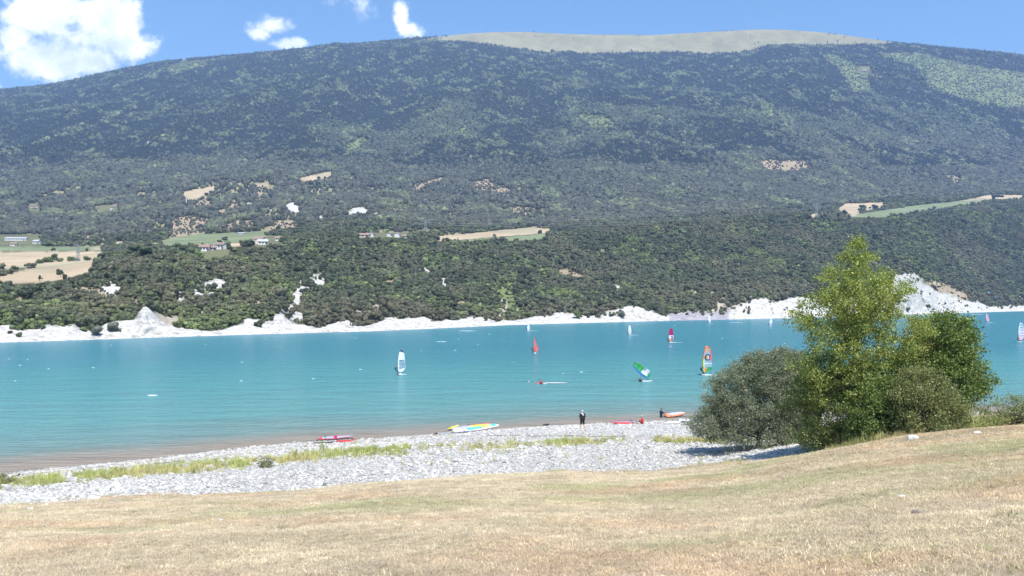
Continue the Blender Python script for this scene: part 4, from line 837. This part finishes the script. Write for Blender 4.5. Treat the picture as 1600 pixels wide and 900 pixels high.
SAIL = pose(pel=(0, 0, .90), chest=(0, .02, 1.20), neck=(0, .02, 1.39), head=(0, .07, 1.55), hipL=(-.1, 0, .86), hipR=(.1, 0, .86), kneeL=(-.22, .16, .48), kneeR=(.2, .14, .48), ankL=(-.30, .06, .085), ankR=(.30, .04, .085), toeL=(-.33, .22, .04), toeR=(.36, .20, .04),
            shL=(-.18, .01, 1.33), shR=(.18, .01, 1.33), elL=(-.22, .25, 1.24), elR=(.2, .25, 1.24), wrL=(-.2, .48, 1.30), wrR=(.16, .48, 1.30))
def windsurfer(px, py, hpx, wpx, pat, label, plabel, style='full', lean=0.0, wlen=0, wdir=1, brz=70, face=0, seed=0, sailor=True, top='white', hcol=NAVY, suit='wetsuit', bl=2.4):
    D = CZ*F/(py-HY); H = hpx*D/F-.1; Wd = wpx*D/F/1.12; root = empty('windsurf_board', ((px-CX)/F*D, D, 0)); tag(root, label, 'windsurf board', 'windsurf boards sailing on the lake')
    h = board(root, L=bl, rz=R(brz), z=.05, x0=.1, top=top)
    rg = empty('rig', (0, 0, 0)) ; rg.parent = root; rg.location = (0, 0, .12); rg.rotation_euler = (0, lean, R(face)); bpy.data.objects.remove(rg)
    # parts hang directly on the thing; the rig's lean is given to each
    for nm in ('s',):
        s = rig(root, H/max(.5, math.cos(lean)), Wd, pat, style)
    for ch in root.children:
        if ch.name.split('.')[0] in ('sail', 'mast', 'boom'): ch.location = (0, 0, .12); ch.rotation_euler = (0, lean, R(face))
    if wlen: wake(root, wlen, wdir, seed=seed)
    else: wake(root, .8, wdir, seed=seed)
    if sailor:
        person(Vector(root.location)+Vector((-.08, -.10, .08)), R(-90), SAIL, plabel, suit=suit, tcol=hcol, tilt=(R(24), 0, R(-82)), vox=.014)
    return root
def band(*st):
    """st: (upper v, colour) from foot to tip"""
    def f(v, u):
        for vv, c in st:
            if v <= vv: return c
        return st[-1][1]
    return f
def p1(v, u):
    if v > .93 - u*.05: return 'navy'
    if u < .16: return 'white'
    if v < .10+u*.10: return 'white'
    if v < .54 and u < .95: return 'navy' if (abs(v-.52+(.5-u)*.12) < .018 or abs(v-.36) < .014 or u > .9) else 'film'
    return 'white'
def p2(v, u):
    if v > .96: return 'black'
    if u < .36+.2*(v > .5): return 'coral'
    if math.hypot((u-.62)*1.0, (v-.20)*2.4) < .17: return 'film'
    if v < .32 and (u > .85 or v < .12): return 'coral'
    if v < .32: return 'coral'
    return 'coral' if (v*9) % 1 < .35 or u > .88 else 'film'
def p4(v, u): return 'white' if v > .5 else ('palepink' if u > .2 else 'white')
def p5(v, u):
    if v > .46: return 'magenta' if u > .07 else 'red'
    d = math.hypot((u-.6), (v-.25)*2.2)
    if d < .20: return 'film'
    if d < .34 and u > .45: return 'magenta'
    return 'orange' if v < .16 else ('palepink' if u < .3 else 'white')
def p6(v, u):
    if u < .22: return 'blue'
    if v > .45: return 'lime' if (v*12) % 1 < .1 else 'green'
    if v < .12: return 'green'
    return 'white' if (v < .33 or u < .6) else 'film'
def p7(v, u):
    if v > .93: return 'orange'
    d = math.hypot((u-.52)*1.0, (v-.57)*2.6)
    if u < .17: return 'yellow' if v < .5 else 'orange'
    if .20 < d < .34: return 'navy'
    if d < .12: return 'orange'
    if d < .2 : return 'green' if u < .5 else 'white'
    if v > .90 or abs((v-.80)-abs(u-.55)*.16) < .022: return 'orange'
    if u > .86 and v > .42: return 'coral'
    if v < .20 and u > .50: return 'green'
    if v < .14: return 'orange' if u < .5 else 'lime'
    if abs(v-.33) < .014: return 'white'
    return 'film'
def p12(v, u):
    if u < .24 or u > .93: return 'white' if v > .35 else 'pink'
    if v < .14: return 'pink'
    return 'white' if (v*6.5) % 1 < .22 else ('lilac' if v < .62 else 'film')
windsurfer(622.5, 585, 38, 12, p1, 'windsurf board with a white sail, dark tip and blue clear window, leftmost on the lake', 'sailor in a dark suit leaning from the white sail with the dark tip', wlen=1.5, seed=1, brz=80)
windsurfer(834, 552, 27, 9.5, p2, 'windsurf board with a narrow coral red sail in the middle of the lake', 'sailor in black hanging from the narrow coral sail', style='slim', seed=2, hcol=DARKC)
windsurfer(824, 517, 9.5, 4.5, band((1, 'white')), 'distant windsurf board with a small white sail near the far pebbles, behind the coral one', 'distant sailor under the small white sail behind the coral one', wlen=5, seed=3, hcol=DARKC)
windsurfer(982.5, 523.5, 15, 5, p4, 'windsurf board with a plain pale pink-white sail', 'sailor crouching at the plain pale pink-white sail', wlen=4.2, seed=4, lean=R(-3))
windsurfer(1045.5, 535, 22, 8, p5, 'windsurf board with a magenta top and orange foot to its sail', 'sailor in dark clothes at the magenta sail', wlen=4.5, seed=5)
windsurfer(1099.5, 586, 45, 15, p7, 'windsurf board with a tall orange, yellow and green sail with a blue ring', 'sailor in a dark suit at the tall orange sail with the blue ring', wlen=3.6, seed=7, brz=30, hcol=DARKC)
windsurfer(1108, 505.5, 13, 4, band((1, 'white')), 'distant windsurf board with a plain white sail below the purple rocks', 'distant sailor at the white sail below the purple rocks', wlen=3, seed=8, lean=R(-10))
windsurfer(1202, 510.5, 12, 5, band((.45, 'lilac'), (1, 'white')), 'distant windsurf board with a white and lilac-blue sail left of the light green tree', 'distant sailor at the white and lilac-blue sail', seed=10, lean=R(5))
windsurfer(1542.5, 504.5, 14, 5, band((1, 'pink')), 'windsurf board with a dusty pink sail tilted left, near the far shore', 'distant sailor at the dusty pink tilted sail', wlen=6.5, seed=11, lean=R(-12))
windsurfer(1592, 534, 30, 9.5, p12, 'windsurf board with a white and pink ribbed sail at the right edge', 'sailor in dark red hugging the white and pink ribbed sail', seed=12, brz=0, hcol=plain('dark_red_suit', (.14, .02, .035), .6), bl=2.9)
# fallen green sail with its sailor in the water
D = CZ*F/(596-HY); root = empty('windsurf_board', ((1004-CX)/F*D, D, 0)); tag(root, 'windsurf board with its green and blue sail dropped low over the water', 'windsurf board', 'windsurf boards sailing on the lake')
board(root, L=2.3, rz=R(6), z=.05, x0=.55, top='white'); rig(root, 4.0, 1.35, p6)
for ch in root.children:
    if ch.name.split('.')[0] in ('sail', 'mast', 'boom'): ch.location = (1.15, 0, .25); ch.rotation_euler = (0, R(-52), 0)
wake(root, .8, 1, seed=6)
person(V3((1000-CX)/F*D, D-.35, -1.05), R(20), pose(elL=(-.22, .2, 1.45), wrL=(-.2, .34, 1.66), elR=(.2, .2, 1.45), wrR=(.2, .34, 1.66)), 'sailor up to the chest in the water beside the fallen green sail', suit='wetsuit', tcol=DARKC, vox=.014)
# rider lying in the water with an orange red board and flat rig
D = CZ*F/(599.5-HY); root = empty('windsurf_board', ((843-CX)/F*D, D, 0)); tag(root, 'orange-red windsurf board afloat with its rig flat on the water', 'windsurf board', 'windsurf boards sailing on the lake')
board(root, L=1.7, rz=R(180), z=.08, x0=-.05, top='coral', tail='coral'); rig(root, 4.3, 1.3, band((1, 'white')), camber=.02)
for ch in root.children:
    if ch.name.split('.')[0] in ('sail', 'mast', 'boom'): ch.location = (.5, .2, .06); ch.rotation_euler = (R(86), 0, R(-90)); ch.rotation_euler = Matrix(((0, 0, 1), (1, 0, 0), (0, 1, 0))).to_euler()
wake(root, 1.2, 1, seed=6, y=-.1)
PRONE = pose()
person(V3((846-CX)/F*D, D-.3, .0), 0, pose(pel=(0, 0, .12), chest=(0, .12, .38), neck=(0, .2, .52), head=(0, .26, .64), hipL=(-.1, 0, .08), hipR=(.1, 0, .08), kneeL=(-.14, -.35, .0), kneeR=(.14, -.3, -.02), ankL=(-.13, -.75, -.1), ankR=(.14, -.7, -.1), toeL=(-.13, -.85, -.2), toeR=(.14, -.8, -.2), shL=(-.18, .12, .48), shR=(.18, .12, .48), elL=(-.25, .3, .3), elR=(.25, .3, .3), wrL=(-.15, .5, .2), wrR=(.15, .5, .2)),
       'swimmer in a red top climbing on the orange-red board', suit='shorts', tcol=REDC, tilt=(0, 0, R(75)), vox=.014)
# kite riders and kites by the far shore
def kite(px, py, wpx, D, colr, label, rider, rz=0, roll=0, band_=None):
    c = Pt(px, py, D); root = empty('kite', c, rz); root.rotation_euler = (0, roll, rz); tag(root, label, 'kite', 'kites flying low over the far shore')
    w = wpx*D/F/2; VS = []; FS = []; n = 18; mI = []
    for i in range(n+1):
        a = math.pi*(i/n)*.9+.05*math.pi; ch = .6+.7*math.sin(math.pi*i/n)
        for j, q in enumerate((-.5, -.2, .15, .5)): VS.append((-math.cos(a)*w, q*ch*w*.9, math.sin(a)*w*.85+(.05 if j in (1, 2) else 0)*w))
    for i in range(n):
        for j in range(3): FS.append((i*4+j, i*4+j+1, (i+1)*4+j+1, (i+1)*4+j)); mI.append(1 if (band_ and n*.36 < i < n*.62) else 0)
    me = bpy.data.meshes.new('canopy'); me.from_pydata(VS, [], FS); me.polygons.foreach_set('material_index', mI); me.update()
    k = link('canopy', me, [PAL[colr], PAL[band_ or colr]], root); s = k.modifiers.new('t', 'SOLIDIFY'); s.thickness = .05
    ln = MB(); inv = Matrix.Rotation(-rz, 4, 'Z'); tgt = Matrix.Rotation(-roll, 4, 'Y') @ (inv @ (Vector(rider)-c))
    for x in (-1, 1): ln.tube([(x*w*.98, 0, .05), tgt], .006, 4)
    ln.build('line', WHITEC, root)
DR = CZ*F/(498-HY)
k1 = V3((1128-CX)/F*DR, DR, -.02); person(k1, R(-90), SAIL, 'kite rider in a dark suit skimming below the purple rocks', suit='wetsuit', tcol=DARKC, tilt=(R(18), 0, R(-80)), vox=.016)
b_ = empty('kite_board', k1+V3(.3, .1, .03)); tag(b_, 'small white kite board under the rider below the purple rocks', 'kite board'); board(b_, L=1.5, Wd=.42, th=.05, z=0, rz=R(10), fin=False); wake(b_, 6, 1, seed=31)
kite(1160, 456.5, 6, DR-60, 'green', 'pale green and white kite above the cliffs left of the tall tree', k1+V3(0, 0, 1.3), roll=R(25), band_='white')
kite(1175, 466, 7, DR-30, 'grey', 'small grey kite below the green and white one', k1+V3(0, 0, 1.3), roll=R(-30), band_='white')
D5_ = CZ*F/(491.5-HY); k2_ = V3((1516-CX)/F*D5_, D5_, -.02); person(k2_, R(-90), SAIL, 'kite rider in black far out near the right cliffs', suit='wetsuit', tcol=DARKC, tilt=(R(18), 0, R(-80)), vox=.02)
b_ = empty('kite_board', k2_+V3(.3, .1, .03)); tag(b_, 'small white kite board of the far rider near the right cliffs', 'kite board'); board(b_, L=1.5, Wd=.42, th=.05, z=0, rz=R(10), fin=False); wake(b_, 10, 1, seed=32)
kite(1541, 458, 9, D5_-60, 'red', 'bright red kite with a white middle low in front of the right wood', k2_+V3(0, 0, 1.3), roll=R(70), band_='white')
kite(1553, 466, 8, D5_-40, 'navy', 'dark blue and white curved kite beside the red one', k2_+V3(0, 0, 1.3), roll=R(48), band_='white')

# gear on the beach
FLAT = Matrix(((0, 0, 1), (1, 0, 0), (0, 1, 0))).to_4x4()
def slope_at(p): return float(near_h(p.x, p.y+1)-near_h(p.x, p.y-1))/2
def flat_rig(px, py, H, Wd, pat, label, yaw, style='full', lift=.10, tilt=R(9)):
    """a rig laid on the pebbles; yaw is where the mast tip points (0 = right)"""
    p = near_hit(px, py); root = empty('windsurf_rig', p+V3(0, 0, lift)); tag(root, label, 'sail'); rig(root, H, Wd, pat, style, camber=.05)
    root.rotation_euler = (Matrix.Rotation(tilt, 4, 'X') @ Matrix.Rotation(yaw, 4, 'Z') @ FLAT).to_euler(); return root
def beach_board(px, py, L, Wd, top, label, yaw, tail='black', lift=.10, cat='windsurf board'):
    p = near_hit(px, py); root = empty('windsurf_board', p+V3(0, 0, lift)); tag(root, label, cat); root.rotation_euler = (R(5), 0, 0); board(root, L, Wd, .12, top, 0, yaw, tail, fin=True); return root
def pb(v, u):
    if u < .14: return 'lilac' if v < .4 else 'white'
    if v < .30: return 'lilac' if (u*5) % 1 < .8 else 'white'
    if v < .45: return 'cyan' if u < .45 else 'lilac'
    if v < .62: return 'yellow' if u > .5 else 'cyan'
    if v < .84: return 'white' if (v*14) % 1 < .15 else 'yellow'
    return 'cyan' if v < .95 else 'white'
flat_rig(704, 678, 5.6, 1.9, pb, 'large sail with yellow, cyan and lilac panels lying on the pebbles', R(24), lift=.08, tilt=R(8))
beach_board(748, 665.5, 3.0, .62, 'red', 'bright red board behind the yellow and cyan sail', R(24), 'red', .12)
flat_rig(728, 670, 2.0, .7, band((1, 'red')), 'short red rig lying behind the yellow and cyan sail', R(24), lift=.12)
beach_board(692, 678.5, 2.0, .6, 'grey', 'dark grey and white board lying at the left tip of the yellow and cyan sail', R(20), 'black')
beach_board(708, 672, 1.6, .6, 'yellow', 'short bright yellow board propped beside the lilac part of the big sail', R(50), 'yellow', .3)
def pr(v, u): return 'red' if (u < .18 or u > .84 or v < .1) else 'magenta' if abs(v-.5) < .06 else 'film'
flat_rig(494, 689, 3.6, 1.0, pr, 'red-edged rig with clear windows lying near the water at the left', R(14), lift=.10)
beach_board(540, 690.5, 1.9, .5, 'red', 'red board at the right end of the red-edged rig', R(10), 'red', .1)
beach_board(505, 693, 2.0, .45, 'black', 'black board in front of the red-edged rig', R(8), 'black', .06)
p = near_hit(853, 665.5); bg_ = MB(); bg_.tube([(-.45, 0, .06), (-.3, 0, .10), (0, .02, .12), (.3, .05, .17), (.42, .06, .2)], [.03, .10, .12, .09, .02], 10); o = bg_.build('bag', PAL['black'], smooth=True); o.location = p; o.rotation_euler = (0, 0, R(15)); tag(o, 'black gear bag lying alone at the water edge left of the standing person', 'bag')
def pk(v, u): return 'red' if u > .55 or v < .1 else ('grey' if v < .85 else 'black')
flat_rig(996, 661, 3.0, 1.0, lambda v, u: 'magenta' if u < .3 else 'grey', 'grey and pinkish-red rig lying left of the sitting person', R(180), lift=.24)
beach_board(976, 662.5, 2.9, .6, 'red', 'black and red board under the grey rig beside the sitting person', R(176), 'black', .10)
def po(v, u): return 'orange' if u < .22 or v < .18 else ('black' if u > .85 else 'lilac')
pw = V3((1040-CX)/F*100.5, 100.5, .08); root = empty('windsurf_rig', pw); tag(root, 'orange-edged rig floating beside the wading person', 'sail'); rig(root, 3.0, 1.4, po, camber=.1); root.rotation_euler = (Matrix.Rotation(R(12), 4, 'X') @ Matrix.Rotation(R(22), 4, 'Z') @ FLAT).to_euler()
root = empty('windsurf_board', V3((1055-CX)/F*103, 103, .06)); tag(root, 'white board with an orange end floating behind the orange-edged rig', 'windsurf board'); board(root, 2.3, .6, .12, 'white', 0, R(4), 'orange')
beach_board(1050, 661.5, 1.9, .6, 'white', 'white board on the pebbles left of the willow bush', R(6), 'white', .12)
flat_rig(1058, 660, 2.6, .9, band((.5, 'white'), (1, 'grey')), 'grey and white rig behind the white board, touching the willow bush', R(-3), lift=.18)
dw = MB(); 
for i, (a, b_, c, d) in enumerate(((820, 683, 912, 681), (760, 682, 830, 680), (900, 683, 1010, 682), (180, 731.5, 300, 720), (560, 744, 610, 742))):
    A_, B_ = near_hit(a, b_), near_hit(c, d); q = MB(); q.tube([A_.lerp(B_, f)+V3(0, .12*math.sin(f*5+i), .04+.02*math.sin(f*9+i)) for f in (0, .25, .5, .75, 1)], [.012, .025, .02, .028, .01], 6)
    tag(q.build('driftwood', BARK, smooth=True), ('long brown driftwood pole at the feet of the standing person', 'driftwood pole left of the standing person, towards the big sail', 'driftwood pole right of the standing person', 'pale driftwood log at the water edge above the left grass strip', 'short dark branch on the pebbles near the meadow')[i], 'driftwood')

# ------------------------------------------------------------------ houses, pylons and lone trees on the far side
WALLS = {'white': plain('white_render', (.68, .67, .64), .9, .05, 2), 'cream': plain('cream_render', (.62, .56, .46), .9, .05, 2), 'stone': plain('grey_stone', (.44, .42, .39), .9, .15, 2)}
ROOFS = {'red': plain('red_tiles', (.30, .19, .15), .9, .15, 3), 'brown': plain('brown_tiles', (.27, .19, .15), .9, .15, 3), 'grey': plain('grey_sheet_roof', (.42, .44, .46), .7, .08, 3)}
GLS = plain('dark_window', (.05, .06, .08), .2, .1); DOOR = plain('brown_door', (.12, .07, .04), .7)
def house(px, py, w, d, h, rz, wall, roof, label, rh=None, cat='house', wins=3, chim=True, name='house'):
    p = far_at(px, py, 5.0 if py > 200 else 7); root = empty(name, p+V3(0, 0, -.4), R(rz)); tag(root, label, cat, 'houses of the far shore' if cat == 'house' else None); w, d, h = w*.82, d*.82, h*.82; rh = (rh or d*.34)*.82
    b = MB(); b.box((0, 0, h/2), (w, d, h)); b.add([(-w/2, -d/2, h), (-w/2, d/2, h), (-w/2, 0, h+rh)], [(0, 1, 2)]); b.add([(w/2, -d/2, h), (w/2, d/2, h), (w/2, 0, h+rh)], [(0, 2, 1)]); b.build('wall', WALLS[wall], root)
    e = .5; r_ = MB(); t_ = .22
    for sg in (-1, 1):
        y1 = sg*(d/2+e); z1 = h-e*rh/(d/2); vs = [(-w/2-e, y1, z1), (w/2+e, y1, z1), (w/2+e, 0, h+rh), (-w/2-e, 0, h+rh)]; vs = [V3(*q)+V3(0, 0, .03) for q in vs]+[V3(*q)+V3(0, 0, .03+t_) for q in vs]
        r_.add(vs, [(3, 2, 1, 0), (4, 5, 6, 7), (0, 1, 5, 4), (1, 2, 6, 5), (3, 0, 4, 7)])
    ro = r_.build('roof', ROOFS[roof], root)
    if chim: c = MB(); c.box((w*.25, d*.12, h+rh+.1), (.8, .8, 1.6)); c.build('chimney', WALLS['stone'], ro)
    for i in range(wins):
        x = (i-(wins-1)/2)*w/(wins+.3); q = MB(); q.box((x, -d/2-.02, h*.62), (1.1, .12, 1.4)); q.build('window', GLS, root)
    q = MB(); q.box((w*.40, -d/2-.02, 1.05), (1.1, .14, 2.1)); q.build('door', DOOR, root); return root
house(26, 376, 34, 9, 4.0, 4, 'white', 'grey', 'very long low white hall with a grey sheet roof at the left edge village', 2.0, 'barn', 8, False, name='barn')
house(58, 381, 10, 8, 4.5, -10, 'white', 'grey', 'small white house at the right end of the long grey-roofed hall')
house(22, 384, 9, 7, 3.5, 12, 'white', 'brown', 'small white house in front of the long grey-roofed hall')
house(53, 325, 15, 9, 4.5, -12, 'cream', 'brown', 'pale farmhouse with a brown roof alone in the wood at the far left', rh=3)
house(150, 326, 9, 7, 2.5, 8, 'cream', 'red', 'low red-roofed house among the trees, left of the white square one')
house(175, 328, 7, 7, 6.5, 0, 'white', 'red', 'square white house among trees on the lower slope', rh=1.2)
house(181, 322, 10, 7, 3.5, 0, 'cream', 'red', 'red-roofed house just behind the square white one')
house(320, 401, 8, 7, 4.0, 10, 'white', 'red', 'white house with a red roof at the edge of the wood, below the wheat field')
house(345, 400, 9, 6, 4.6, -14, 'white', 'brown', 'white house right of the red-roofed one below the wheat field')
house(330, 404, 8, 6, 2.8, 20, 'stone', 'brown', 'low stone house between the two white houses below the wheat field')
house(405, 378, 12, 8, 4.2, -8, 'cream', 'brown', 'large pale house with a brown roof in the hamlet above the middle wood', rh=2.6)
house(411, 385, 9, 7, 3.4, 14, 'white', 'grey', 'white house in front of the large pale one in the hamlet')
house(437, 376, 9, 7, 3.4, -6, 'white', 'red', 'small red-roofed house at the right end of the hamlet')
house(568, 371, 15, 8, 3.2, -4, 'cream', 'red', 'long house with a pale red roof beside the white gable')
house(580, 370, 6, 8, 4.4, 80, 'white', 'brown', 'white gabled house at the right end of the long red-roofed one')
house(609, 370, 7, 6, 4.4, 75, 'white', 'brown', 'small white gabled house in the middle of the row above the wood')
house(621, 371, 7, 7, 5.0, 86, 'white', 'grey', 'tall narrow white gabled house with a grey roof above the wood')
house(635, 372, 12, 8, 3.2, 6, 'stone', 'brown', 'low stone house at the right end of the row, nearest the pylon')
house(378, 366, 11, 4, 2.4, 0, 'white', 'grey', 'small white shed by the long green field', 1, wins=2, chim=False)
house(1351, 111, 26, 18, 9, -20, 'cream', 'brown', 'pale mountain hut in the scrub clearing high on the right slope', rh=6)
STEEL = plain('galvanised_steel', (.34, .35, .37), .6, .08, 3, .4)
def pylon(px, py, H, label, d=None):
    p = far_at(px, py, 5.0); root = empty('power_pylon', p+V3(0, 0, -.5)); tag(root, label, 'pylon', 'lattice pylons of the power line'); r0 = H*.004+.025
    q = MB(); w0 = H*.10
    def c(s, t_, z): k = w0*(1-z/H*.86); return V3(s*k, t_*k, z)
    zs = [0, H*.22, H*.42, H*.6, H*.76, H*.9, H]
    for s, t_ in ((-1, -1), (1, -1), (1, 1), (-1, 1)): q.tube([c(s, t_, z) for z in zs], r0*1.4, 5)
    for a, b_ in zip(zs[:-1], zs[1:]):
        for (s, t_), (s2, t2) in (((-1, -1), (1, -1)), ((1, -1), (1, 1)), ((1, 1), (-1, 1)), ((-1, 1), (-1, -1))): q.tube([c(s, t_, a), c(s2, t2, b_)], r0, 4); q.tube([c(s2, t2, a), c(s, t_, b_)], r0, 4)
    q.build('tower', STEEL, root)
    for z, l in ((H*.80, .30), (H*.93, .22)):
        a = MB(); a.tube([(-H*l, 0, z), (H*l, 0, z)], r0*1.3, 4)
        for s in (-1, 1): a.tube([(s*H*l, 0, z), (0, 0, z+H*.06)], r0, 4); a.tube([(s*H*l, 0, z), (s*H*l, 0, z-H*.06)], r0*1.6, 5)
        a.build('cross_arm', STEEL, root)
    return root, H
pyl = [pylon(122, 408, 14, 'lattice pylon standing in the wheat field at the left'), pylon(665, 371, 22, 'lattice pylon behind the middle wood, near the long pale field'), pylon(1276, 340, 24, 'lattice pylon by the long green field at the right'), pylon(1680, 322, 34, 'lattice pylon beyond the right end of the green field')]
LBL = ('at the left', 'in the middle', 'at the right')
for i in range(3):
    (a, Ha), (b_, Hb) = pyl[i], pyl[i+1]; q0, q1 = Vector(a.location), Vector(b_.location)
    for j, (sx, zf) in enumerate(((-.3, .74), (.3, .74), (-.22, .87), (.22, .87))):
        A_ = q0+V3(sx*Ha, 0, Ha*zf); B_ = q1+V3(sx*Hb, 0, Hb*zf); sag = (B_-A_).length*.018
        pts = [A_.lerp(B_, f)-V3(0, 0, sag*4*f*(1-f)) for f in np.linspace(0, 1, 25)]; w_ = MB(); w_.tube(pts, .05+.04*i/2, 4)
        tag(w_.build('power_cable', STEEL), ('lower nearer', 'lower farther', 'upper nearer', 'upper farther')[j]+' thin cable strung between the pylons '+LBL[i], 'cable', 'power cables '+LBL[i])
for k_, (px, py, h) in enumerate(((33, 382, 7), (50, 382, 7), (107, 388, 10), (315, 376, 9), (346, 374, 10), (381, 373, 10), (394, 371, 8))):
    p = far_at(px, py, 5); q = MB(); q.tube([(0, 0, -.5), (0, 0, h)], [.16, .10], 6); root = empty('utility_pole', p); q.build('pole', STEEL, root); a = MB(); a.box((0, 0, h-.5), (1.8, .14, .14)); a.build('crossbar', STEEL, root)
    tag(root, 'thin grey utility pole by the left village and fields, %s of seven from the left' % ('first', 'second', 'third', 'fourth', 'fifth', 'sixth', 'seventh')[k_], 'pole', 'utility poles by the left village and fields')
p = far_at(291, 322, 5.0); q = MB(); q.tube([(0, 0, -1), (0, 0, 3), (0, 0, 9), (0, 0, 14)], [1.1, .9, .8, .5], 8); q.ball((0, 0, 14.4), .7, 8, 6); o = q.build('white_column', WALLS['white'], smooth=True); o.location = p; tag(o, 'slender white column standing on the hillside between tan clearings', 'column')

# lone trees: crown and trunk each
ORD = ('first', 'second', 'third', 'fourth', 'fifth', 'sixth', 'seventh', 'eighth', 'ninth')
LT = {'dark': leaf_mat('lone_dark_leaf', (.045, .065, .028), (.075, .10, .04), trans=.12), 'mid': leaf_mat('lone_mid_leaf', (.07, .10, .035), (.12, .16, .05), trans=.12), 'grey': leaf_mat('lone_grey_leaf', (.09, .10, .07), (.16, .17, .12), trans=.12)}
LM = [leafy(300+s, 700, .055) for s in range(4)]; LMb = [leafy(320+s, 700, .055, True, .6) for s in range(3)]
def lone(px, py, hpx, kind, label, group=None, wf=1.0, low=False, after=5.0, nm='tree', cat='tree'):
    p = far_at(px, py, after); h = hpx*p.y/F; root = empty(nm, p); tag(root, label, cat, group)
    src = random.choice(LMb if low else LM); me = src.copy(); me.materials.clear(); me.materials.append(LT[kind]); cr = bpy.data.objects.new('crown', me); C.objects.link(cr); cr.parent = root
    cr.scale = (h*wf*1.15, h*wf*1.15, h*(.95 if not low else 1.3)); cr.rotation_euler = (0, 0, random.random()*6); cr.location = (0, 0, 0 if low else h*.06)
    tk = MB(); tk.tube([(0, 0, -.5), (0, 0, h*.3), (h*.02, 0, h*.6)], [h*.035, h*.028, h*.01], 6); tk.build('trunk', BARK, root, True)
lone(225, 418, 24, 'dark', 'big round dark tree standing highest at the left edge of the middle wood', wf=1.5)
lone(83, 409, 13, 'mid', 'rounded tree at the top of the hedge in the left wheat field', wf=1.2)
for k_, (x, y, h) in enumerate(((22, 421, 7), (45, 416, 6), (60, 412, 8), (68, 410, 8), (76, 410, 9), (93, 409, 7), (112, 408, 8), (120, 408, 7), (137, 407, 8))): lone(x, y, h, 'mid', '%s from the left of the low hedge bushes crossing the left wheat field' % ORD[k_], 'hedge bushes in the left wheat field', 1.5, True, nm='hedge_bush', cat='bush')
lone(154, 404, 8, 'dark', 'left one of two small trees at the right end of the wheat field'); lone(162, 403, 8, 'dark', 'right one of two small trees at the right end of the wheat field')
lone(95, 433, 13, 'dark', 'lone dark tree in the middle of the lower tan field', wf=.8); lone(62, 439, 9, 'dark', 'small lone tree at the lower edge of the tan field, left of the dark one', wf=.7)
lone(350, 378, 9, 'dark', 'round tree beside the poles of the long green field'); lone(343, 381, 7, 'dark', 'smaller tree left of the round one by the green field'); lone(378, 383, 8, 'mid', 'dark tree at the tan strip right of the green field')
for k_, (x, y, h) in enumerate(((170, 402, 8), (178, 402, 10), (188, 401, 9), (198, 400, 9), (208, 398, 9))): lone(x, y, h, 'mid', '%s tree from the left in the row right of the wheat field' % ORD[k_], 'tree row right of the wheat field', 1.2)
lone(1346, 332, 12, 'dark', 'broad dark tree in the tan field at the right', wf=1.3); lone(1368, 328, 9, 'dark', 'smaller round tree right of the broad dark one in the tan field', wf=1.2); lone(1320, 338, 10, 'dark', 'dark tree at the left end of the right-hand tan field'); lone(1558, 312, 10, 'dark', 'dark tree at the right end of the long green field', wf=1.3)
# shrubs rooted on the white shore
for i, (x, y, h, kd, lb) in enumerate(((148, 524, 17, 'grey', 'grey-green bush on the white shore left of the pointed white cliff'), (174, 517, 15, 'grey', 'bush against the foot of the pointed white cliff'), (29, 526, 8, 'dark', 'dark low bush on the white shore at the far left'), (760, 501, 7, 'dark', 'small dark bush on the white shore at the middle of the lake'), (904, 497, 13, 'mid', 'green bush on the white shore, middle right'), (970, 495, 10, 'grey', 'grey bush on the white cliff left of the purple rocks'),
                                    (186, 518, 7, 'grey', 'small bush right beside the pointed cliff bush'), (15, 521, 6, 'dark', 'small dark bush at the left end of the white shore'), (1450, 481, 6, 'dark', 'small dark bush under the big white cliff at the right'), (1418, 486, 7, 'grey', 'grey bush at the foot of the big white cliff'))):
    lone(x, y, h, kd, lb, None, 1.2, True, after=1.2, nm='shore_bush', cat='bush')
